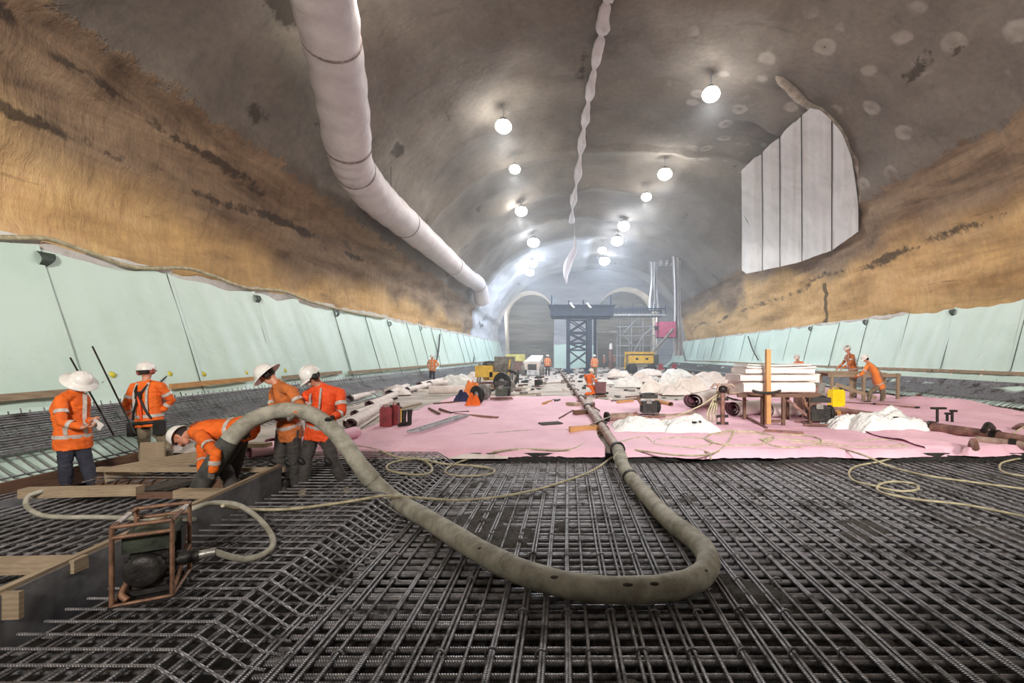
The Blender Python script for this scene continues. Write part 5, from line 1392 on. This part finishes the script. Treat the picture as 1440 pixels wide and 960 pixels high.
# dumper
c = G(748, 528); dm = thing('site_dumper', 'dusty pale site dumper with sloping bonnet beyond pink sheet', 'dumper', c)
k = lambda x, y, z: c + Vector((x, y + 1.2, z))
MB().box(k(0, 0, .85), (1.35, 1.9, .7)).build('chassis', M['white_roll'], dm)
mb = MB(); mb.add([k(-.8, -.9, 1.15), k(.62, -.9, 1.15), k(.85, .9, 1.75), k(-.2, .9, 1.75), k(-.8, -.9, 1.05), k(.62, -.9, 1.05), k(.85, .9, 1.2), k(-.2, .9, 1.2)], [(0, 1, 2, 3), (4, 7, 6, 5), (0, 4, 5, 1), (1, 5, 6, 2), (2, 6, 7, 3), (3, 7, 4, 0)]); mb.build('bonnet', M['foam'], dm)
MB().box(k(0, -.98, .72), (.75, .06, .5)).build('grille', M['black'], dm)
for q in range(5): MB().box(k(-.3 + q * .15, -1.02, .72), (.03, .02, .5)).build('grille_slat', M['machine'], dm)
for x in (-.78, .78):
    for y in (-.6, .7):
        Mx = Matrix.Translation(k(x, y, .45)) @ Matrix.Rotation(math.pi / 2, 4, 'Y')
        w_ = MB().lathe([(.2, -.14), (.43, -.15), (.46, -.1), (.46, .1), (.43, .15), (.2, .14)], Mx, 20).build('wheel', M['machine'], dm)
        MB().lathe([(0, -.1), (.2, -.1), (.2, .1), (0, .1)], Mx, 12).build('hub', M['white_roll'], w_, dm['_o'])
for x in (-.6, .6): MB().tube([k(x, .9, 1.2), k(x, .9, 2.2)], .04, 6).build('roll_bar', M['machine'], dm)
MB().tube([k(-.6, .9, 2.2), k(.6, .9, 2.2)], .04, 6).build('roll_bar', M['machine'], dm)
c = G(727, 524); sk = thing('skip_bin', 'yellow and rust skip bin left of the dumper', 'skip', c)
MB().box(c + Vector((-.3, 1.5, .55)), (1.6, 1.2, 1.1)).build('bin', M['pipe_brown'], sk); MB().box(c + Vector((-.3, 1.5, 1.5)), (1.9, 1.3, .7)).build('hood', simple('pale yellow hood', (232, 226, 140), (206, 198, 110), 2), sk)
for x in (-1, .4): MB().box(c + Vector((x, .85, .1)), (.12, .12, .25)).build('foot', M['black'], sk)

# ------------------------------------------------------------------ right group: boards, post, bench
st = thing('trestle', 'brown timber trestle frame carrying the foam boards', 'trestle', P(1085, 560, 11.2) * 1)
D0 = 11.3
top_z = P(0, 551, D0).z
xa, xb = P(1032, 0, D0).x, P(1132, 0, D0).x
for px in (1060, 1088, 1124):
    x = P(px, 0, D0).x
    for y in (D0 - .5, D0 + .6): MB().bar((x, y, SLAB), (x, y, top_z), .07, .07).build('leg', M['wood_dark'], st)
for y in (D0 - .5, D0 + .6): MB().bar((xa - .1, y, top_z - .04), (xb + .1, y, top_z - .04), .06, .09).build('beam', M['wood_dark'], st)
MB().bar((P(1060, 0, D0).x, D0 - .5, SLAB + .15), (P(1090, 0, D0).x, D0 - .5, SLAB + .15), .06, .06).build('low_rail', M['wood_dark'], st)
zs = [top_z + .01]; rr = random.Random(8)
defs = [(1034, 1130, .26, 'foam', 'lowest thick board bundle of the white stack'), (1030, 1132, .17, 'white_roll', 'middle board bundle of the white stack'), (1038, 1131, .13, 'foam', 'upper board bundle of the white stack'), (1040, 1134, .05, 'white_roll', 'thin board on top of the white stack'), (1042, 1128, .04, 'foam', 'topmost sloping board of white stack')]
z = top_z + .01
for i, (p0, p1, h, m_, lab) in enumerate(defs):
    x0, x1 = P(p0, 0, D0).x, P(p1, 0, D0).x; mb = MB()
    cx_, cw = (x0 + x1) / 2, x1 - x0
    def f(u, v, z=z, h=h):
        a = 2 * math.pi * u; ex = math.copysign(abs(math.cos(a)) ** .35, math.cos(a)); ez = math.copysign(abs(math.sin(a)) ** .35, math.sin(a))
        return Vector((cx_ + (v - .5) * cw, D0 + ex * (.55 - i * .03), z + h / 2 + ez * h / 2 - .03 * math.sin(math.pi * v) * (i > 2) + .008 * noise.noise(Vector((v * 8, a, i)))))
    mb.grid(f, 28, 14)
    e0 = [f(k / 28, 0) for k in range(28)]; e1 = [f(k / 28, 1) for k in range(28)]
    mb.add(e0, [tuple(range(28))]); mb.add(e1, [tuple(range(28))[::-1]])
    o = mb.build('foam_board_bundle', M[m_], None, (cx_, D0, z)); tag(o, lab, 'board'); z += h + .012
mb = MB(); mb.bar(P(1080, 596, 10.55), P(1080, 491, 10.55), .10, .10)
tpost = thing('timber_post', 'tall square orange timber post in front of the white board stack', 'post', P(1080, 596, 10.55))
mb.build('shaft', M['wood_new'], tpost)
mb = MB(); mb.tube(spline([P(1058, 549, 10.4), P(1070, 552, 10.38), P(1086, 552, 10.4), P(1098, 549, 10.4)], 4), .03, 8)
mb.build('strap', M['black'], tpost)
mb = MB(); mb.bar(P(1095, 552, 11.1), P(1140, 588, 10.9), .10, .06)
tag(mb.build('loose_plank', M['pipe_brown'], None, P(1118, 570, 11)), 'slanting grey plank leaning under right end of white stack', 'plank')
mb = MB(); mb.bar(G(1036, 578, .25), G(1078, 602, .2), .06, .05)
tag(mb.build('loose_plank', M['pipe_brown'], None, G(1057, 590)), 'thin plank lying under left end of the white stack', 'plank')
# standpipe
sp_ = thing('standpipe', 'tall dark valve standpipe left of the white board stack', 'standpipe', P(1016, 600, 11))
MB().tube([P(1016, 600, 11), P(1016, 548, 11)], .055, 10).build('pipe', M['pipe_brown'], sp_)
MB().tube([P(1016, 602, 11), P(1016, 599, 11)], .16, 12).build('foot_plate', M['band'], sp_)
for y in (561, 585, 595): MB().tube([P(1008, y, 11), P(1024, y, 11)], .035, 8).build('clamp', M['band'], sp_)
MB().ball(P(1016, 547, 11), (.12, .12, .10), None, 12).build('valve_head', M['band'], sp_)
for q in range(5): MB().tube(spline([P(1016, 547, 11), P(1006 + q * 5, 540, 11), P(1000 + q * 9, 546 + (q % 2) * 4, 11)], 4), .03, 6).build('outlet_arm', M['pipe'], sp_)
MB().tube([P(1024, 552, 11), P(1060, 553, 11.1)], .05, 8).build('side_pipe', M['pipe'], sp_)
# boxes behind the board stack
for i, (a, b, c_, d_, dd, m_, lab) in enumerate([(1134, 1152, 527, 545, 12.6, 'foam', 'white carton right of the foam stack'), (1140, 1160, 540, 556, 12.2, 'machine', 'grey bucket under the white carton'), (1127, 1150, 543, 575, 12.0, 'pipe_brown', 'brown crate under the white carton')]):
    p, q = P(a, d_, dd), P(b, c_, dd); mb = MB(); mb.box(((p.x + q.x) / 2, dd + .2, (p.z + q.z) / 2), (q.x - p.x, .4, q.z - p.z), .1)
    mb.box(((p.x + q.x) / 2, dd + .2, q.z + .01), ((q.x - p.x) * 1.1, .44, .03), .1)
    tag(mb.build('carton', M[m_], None, ((p.x + q.x) / 2, dd, p.z)), lab, 'box')
mb = MB(); mb.box(Vector(P(1143, 590, 12.3)) + Vector((0, .2, .05)), (.6, .4, .5)); mb.box(P(1143, 570, 12.3) + Vector((0, .2, .1)), (.5, .3, .2))
tag(mb.build('pallet_box', M['pipe_brown'], None, P(1143, 595, 12.3)), 'brown base box carrying the crate and bucket', 'box')
# bench
bn = thing('timber_bench', 'long pale timber work bench with two workers at it', 'bench', P(1195, 560, 16.6))
bz = P(0, 523, 16.6).z; b0, b1 = P(1156, 0, 16.6).x, P(1228, 0, 16.6).x
for k in range(4): MB().box(((b0 + b1) / 2, 16.25 + k * .2, bz), (b1 - b0, .19, .06)).build('top_plank', M['wood'], bn)
for x in (b0 + .12, b0 + 1.25, b1 + .6):
    for y in (16.2, 16.9): MB().bar((x, y, SLAB + .02), (x, y, bz - .03), .09, .09).build('leg', M['wood'], bn)
for y in (16.2, 16.9): MB().bar((b0, y, bz - .1), (b1 + .7, y, bz - .1), .05, .12).build('apron', M['wood'], bn)
MB().bar((b0 + .2, 16.15, SLAB + .7), (b1 - .2, 16.15, SLAB + .2), .05, .12).build('brace', M['wood'], bn)
mb = MB(); mb.bar(P(1140, 545, 17.5), P(1180, 562, 15.5), .12, .06)
tag(mb.build('loose_plank', M['wood'], None, P(1160, 553, 16.5)), 'pale plank leaning below left end of bench', 'plank')
# brown pipes on the right
def pipe(label, pts, r, name='steel_pipe', m='pipe_brown', nseg=3.0, cat='pipe'):
    th = thing(name, label, cat, pts[0])
    for a, b in zip(pts, pts[1:]):
        a, b = Vector(a), Vector(b); n = max(1, round((b - a).length / nseg))
        for i in range(n):
            p, q = a.lerp(b, i / n), a.lerp(b, (i + 1) / n)
            MB().tube([p, q], r, 14).build('pipe_section', M[m], th)
            MB().tube([q - (b - a).normalized() * .05, q + (b - a).normalized() * .05], r * 1.25, 14).build('coupling', M['band'], th)
    return th
pipe('thick brown steel pipe running to the right frame edge behind white tarp', [G(1160, 575, .3), G(1240, 586, .32), G(1310, 600, .32), G(1400, 613, .32), G(1480, 626, .32)], .10)
pipe('thinner grey pipe with elbow in front of the thick brown pipe', [G(1372, 618, .25), G(1425, 624, .25), G(1480, 632, .25)], .075, m='pipe')
pipe('thin brown pipe lying by the bench foot', [G(1170, 566, .22), G(1230, 569, .22), G(1290, 574, .22)], .05)
for i, (px, py, h) in enumerate([(1318, 598, .42), (1332, 596, .26), (1339, 597, .34)]):
    p = G(px, py); th = thing('screw_jack', ['tallest T topped screw jack behind the brown pipe', 'middle short screw jack behind the brown pipe', 'rightmost screw jack behind the brown pipe'][i], 'jack', p)
    MB().tube([p, p + Vector((0, 0, h))], .03, 8).build('screw', M['band'], th)
    MB().box(p + Vector((0, 0, .03)), (.2, .14, .04)).build('foot', M['pipe_brown'], th)
    MB().box(p + Vector((.03, 0, h)), (.34 if i == 0 else .14, .08, .05)).build('head', M['band'], th)
for i, (a_, b_, m_, lab) in enumerate([((1283, 562), (1300, 556), 'pipe_brown', 'curved brown pipe elbow on pink folds near bench'), ((1383, 606), (1396, 602), 'band', 'black clamp piece lying on the thick brown pipe'), ((1427, 603), (1450, 606), 'pipe_brown', 'short pipe stub at the right frame edge'), ((1366, 626), (1372, 630), 'pipe_brown', 'stub elbow in front of grey pipe')]):
    p, q = G(*a_, .42 if i == 1 else .25), G(*b_, .42 if i == 1 else .3); mb = MB(); mb.tube(spline([p, (p + q) / 2 + Vector((0, 0, .1)), q], 5), .055, 8); tag(mb.build('pipe_elbow', M[m_], None, p), lab, 'pipe')

# ------------------------------------------------------------------ steel gantry
DG_ = 45.0
gt = thing('steel_gantry', 'tall dark blue steel gantry tower with braced columns at tunnel centre', 'gantry', P(815, 520, DG_))
gx = lambda px: (px - VX) * DG_ / F
gz = lambda py: EYE - (py - VY) * DG_ / F
cols = [gx(799), gx(829)]
for y in (DG_, DG_ + 3):
    for i, x in enumerate(cols): MB().bar((x, y, SLAB), (x, y, gz(446)), .38 if i == 0 else .5, .38).build('column', M['steel_blue'], gt)
    zl = [gz(q) for q in (514, 492, 482, 467, 447)]
    for a, b in zip(zl, zl[1:]):
        MB().bar((cols[0], y - .05, a), (cols[1], y - .05, b), .12, .12).build('brace', M['steel_blue'], gt)
        MB().bar((cols[1], y + .05, a), (cols[0], y + .05, b), .12, .12).build('brace', M['steel_blue'], gt)
        MB().bar((cols[0], y, b), (cols[1], y, b), .14, .14).build('strut', M['steel_blue'], gt)
MB().bar((gx(838), DG_ + 1.5, SLAB), (gx(838), DG_ + 1.5, gz(446)), .3, .3).build('column', M['steel_blue'], gt)
for x in cols: MB().box((x, DG_ + 1.5, SLAB + .15), (.9, 4.4, .3)).build('sole_beam', M['steel_blue'], gt)
x0, x1 = gx(774), gx(862)
for y in (DG_ - .4, DG_ + 1.5, DG_ + 3.4):
    for z, h in ((gz(430.5), .16), (gz(443.5), .16)): MB().bar((x0, y, z), (x1, y, z), .4, h).build('girder_flange', M['steel_blue'], gt)
    MB().bar((x0, y, gz(437)), (x1, y, gz(437)), .10, gz(431) - gz(443)).build('girder_web', M['steel_blue'], gt)
for k in range(12): x = x0 + (x1 - x0) * k / 11; MB().box((x, DG_ + 1.5, gz(429.6)), (.45, 4.6, .06)).build('deck_plank', M['steel_blue'], gt)
for px in (776, 800, 820, 858): MB().bar((gx(px), DG_ - .5, gz(430)), (gx(px), DG_ - .5, gz(416 if px in (776, 858) else 423)), .14, .14).build('rail_post', M['steel_blue'], gt)
for px in (776, 858):
    for k in range(4): MB().tube([(gx(px), DG_ - .5, gz(418 + k * 3)), (gx(px + (6 if px < 800 else -8)), DG_ + 1.5, gz(420 + k * 3))], .04, 5).build('guard_rail', M['steel_pale'], gt)
for px in (802, 825): MB().bar((gx(px), DG_ - .6, gz(427)), (gx(px + 5), DG_ - 1.0, gz(434)), .22, .10).build('loose_cover', M['foam'], gt)
wk = thing('access_walkway', 'raised steel walkway running from gantry deck to the right wall', 'walkway', (gx(900), DG_ + 4, gz(440)))
x0, x1 = gx(862), gx(942)
for y in (DG_ + 2, DG_ + 4):
    MB().bar((x0, y, gz(431)), (x1, y, gz(431)), .12, .16).build('top_beam', M['steel_blue'], wk); MB().bar((x0, y, gz(440)), (x1, y, gz(440)), .12, .2).build('bottom_beam', M['steel_pale'], wk)
    for k in range(11): x = x0 + (x1 - x0) * k / 10; MB().bar((x, y, gz(440)), (x, y, gz(431 if k % 2 else 424)), .08, .08).build('post', M['steel_blue'], wk)
for k in range(10): x = x0 + (x1 - x0) * (k + .5) / 10; MB().box((x, DG_ + 3, gz(440) + .12), ((x1 - x0) / 10 * .95, 2, .05)).build('deck_panel', M['steel_blue'], wk)
# scaffold under the walkway
sc = thing('scaffold_tower', 'galvanised scaffold tower with diagonal braces under the walkway', 'scaffold', (gx(885), 50, SLAB))
for px in (876, 893, 910, 928):
    for y in (DG_ + 2.4, DG_ + 4.4): MB().tube([(gx(px), y, SLAB), (gx(px), y, gz(442))], .06, 6).build('standard', M['steel_pale'], sc)
for py in (500, 485, 470, 457): 
    for y in (DG_ + 2.4, DG_ + 4.4): MB().tube([(gx(872), y, gz(py)), (gx(930), y, gz(py))], .05, 6).build('ledger', M['steel_pale'], sc)
for a, b in (((881, 466), (903, 443)), ((879, 468), (896, 486)), ((893, 500), (910, 470)), ((910, 470), (928, 455))):
    MB().tube([(gx(a[0]), DG_ + 2.3, gz(a[1])), (gx(b[0]), DG_ + 2.3, gz(b[1]))], .07, 6).build('brace', M['steel_pale'], sc)
for k in range(3): MB().box((gx(857 - 0), DG_ + 3 + k * .5, gz(464)), (2.2, .45, .08)).build('platform_board', M['steel_pale'], sc)
for px in (842, 873): MB().tube([(gx(px), DG_ + 3.6, SLAB), (gx(px), DG_ + 3.6, gz(462))], .06, 6).build('standard', M['steel_pale'], sc)
mc = thing('mixer_column', 'white topped mixing column between the far workers', 'mixer', G(860, 519))
p = G(860, 519) + Vector((0, .8, 0)); MB().tube([p, p + Vector((0, 0, 2.1)), p + Vector((0, 0, 2.6))], [.28, .28, .1], 10).build('drum', M['pipe_brown'], mc)
MB().tube([p + Vector((0, 0, 2.5)), p + Vector((0, 0, 3.1)), p + Vector((.02, 0, 3.3))], [.22, .2, .08], 10).build('cap', M['foam'], mc)
MB().bar(p + Vector((-1, -.3, .2)), p + Vector((.1, -.1, 1.4)), .1, .1).build('chute', M['black'], mc)
# boom lift
c = G(903, 524.8); bl = thing('boom_lift', 'yellow boom lift parked below the pink work basket', 'boom lift', c)
k = lambda x, y, z: c + Vector((x, y + .6, z))
MB().box(k(-.1, 0, 1.35), (2.4, 1.3, .75)).build('body', M['yellow'], bl); MB().box(k(-.2, 0, 1.95), (2.8, .9, .25)).build('boom', M['yellow'], bl)
MB().box(k(-.1, 0, 1.8), (2.5, 1.0, .12)).build('boom_groove', M['band'], bl)
for x in (-.5, .45): MB().box(k(x, -.66, 1.4), (.25, .04, .2)).build('panel_window', M['engine'], bl)
MB().box(k(0, 0, .75), (2.2, 1.2, .3)).build('chassis', M['machine'], bl); MB().box(k(1.35, 0, 1.3), (.5, 1.2, 1.0)).build('counterweight', M['engine_green'], bl)
MB().tube([k(-1.5, 0, 2.0), k(-1.6, 0, .4)], .08, 8).build('knuckle', M['yellow'], bl)
for x in (-.9, .9):
    for y in (-.7, .7):
        MB().lathe([(0, -.14), (.4, -.14), (.45, -.1), (.45, .1), (.4, .14), (0, .14)], Matrix.Translation(k(x, y, .47)) @ Matrix.Rotation(math.pi / 2, 4, 'X'), 18).build('wheel', M['black'], bl)
MB().tube([k(1.1, 0, 2.0), P(947, 462, c.y + .6)], .13, 8).build('jib', M['machine'], bl)
bk_ = thing('work_basket', 'magenta screened work basket raised at the right wall', 'basket', P(938, 474, c.y + 1))
a = P(925, 474, c.y + 1); b = P(951, 452, c.y + 1)
MB().box(((a.x + b.x) / 2, a.y, (a.z + b.z) / 2), (b.x - a.x, .06, b.z - a.z), .0).build('front_screen', M['pink_screen'], bk_)
MB().box((a.x + .03, a.y + .6, (a.z + b.z) / 2), (.06, 1.2, b.z - a.z)).build('side_screen', M['pink_screen'], bk_); MB().box((b.x - .03, a.y + .6, (a.z + b.z) / 2), (.06, 1.2, b.z - a.z)).build('side_screen', M['pink_screen'], bk_)
MB().box(((a.x + b.x) / 2, a.y + .6, a.z), (b.x - a.x, 1.2, .08)).build('floor_plate', M['band'], bk_)
for x in (a.x, b.x): MB().tube([(x, a.y - .05, a.z - .1), (x, a.y - .05, b.z + .5)], .05, 6).build('post', M['band'], bk_)
MB().box((a.x - .15, a.y - .1, (a.z + b.z) / 2 + .1), (.35, .3, .4)).build('control_box', M['engine'], bk_)
for i, px in enumerate((929, 948, 965)):
    p = G(px, 519.5); mb = MB(); mb.box(p + Vector((0, 0, .45)), (.5, .35, .5)); mb.box(p + Vector((0, 0, .1)), (.7, .5, .2))
    tag(mb.build('barrier', M['red'], None, p), ['red barrier block right of boom lift wheels', 'middle red barrier block near right wall', 'farthest right red barrier block near bar mat'][i], 'barrier')
# white sheets hanging beside the right wall at the gantry
for i, (a_, b_, dd, lab) in enumerate([((912, 368, 926, 436), 10, 48.5, 'narrow white sheet hanging left of the dark side opening'), ((944, 360, 958, 500), 14, 46, 'long white sheet hanging down the right wall behind the work basket'), ((926, 366, 946, 374), 6, 48.5, 'short white sheet strip bridging two hanging sheets')]):
    x0, y0_, x1, y1_ = a_
    def f(u, v, a_=a_, dd=dd, i=i):
        t = v; px = x0 + (x1 - x0) * (.5 + (u - .5) * (1 - .35 * math.sin(math.pi * min(1, t * 1.2)) if i < 2 else 1)) + (3 * t if i == 1 else 0); py = y0_ + (y1_ - y0_) * t
        return P(px, py, dd + .35 * math.sin(u * 16 + t * 2) + .5 * noise.noise(Vector((u * 3, t * 3, i))))
    mb = MB(); mb.grid(f, 24, 24); tag(mb.build('hanging_sheet', M['tunnel_white'], None, f(.5, 0)), lab, 'sheet')

# ------------------------------------------------------------------ groups of repeated things
GROUPS = dict(floodlight='floodlights under the vault', membrane_roll='rolls of membrane on the slab', sack_heap='pale sack heaps on the far slab', air_line='cream air lines', loose_plank='loose planks on the slab',
              rubber_boot='standing pair of rubber boots', fuel_can='fuel cans by the boots', timber_beam='formwork timbers at the left', wall_anchor='capped anchor bars on the left sheet', timber_rail='timber rails along the green sheets',
              foam_board_bundle='stack of white foam boards', barrier='red barriers by the right wall', screw_jack='screw jacks behind the brown pipe', person='construction workers', reel='wheels and reels by the grout pump',
              steel_rod='leaning steel rods', offcut='offcuts by the tool rail', block='blocks and scraps by the pipeline', plywood_piece='plywood pieces at the left formwork', drain_hose='drain hoses down the green sheets',
              white_bag='white woven bags', white_tarp='white tarps', white_bundle='white bundles on the left slab', wall_membrane='green wall membranes', wall_bar_mat='bar mats at the wall feet', pink_membrane='pink membrane sheets',
              steel_pipe='steel pipes at the right', pipe_elbow='small pipe pieces at the right', carton='boxes by the foam stack', portal_canopy='portal canopies', membrane_fold='pink membrane folds', mud_board='muddy board scraps', cable='cables by the white sheet')
for o in list(C.objects):
    if o.parent is None and 'label' in o and 'group' not in o:
        n = o.name.split('.')[0]
        if n in GROUPS: o['group'] = GROUPS[n]
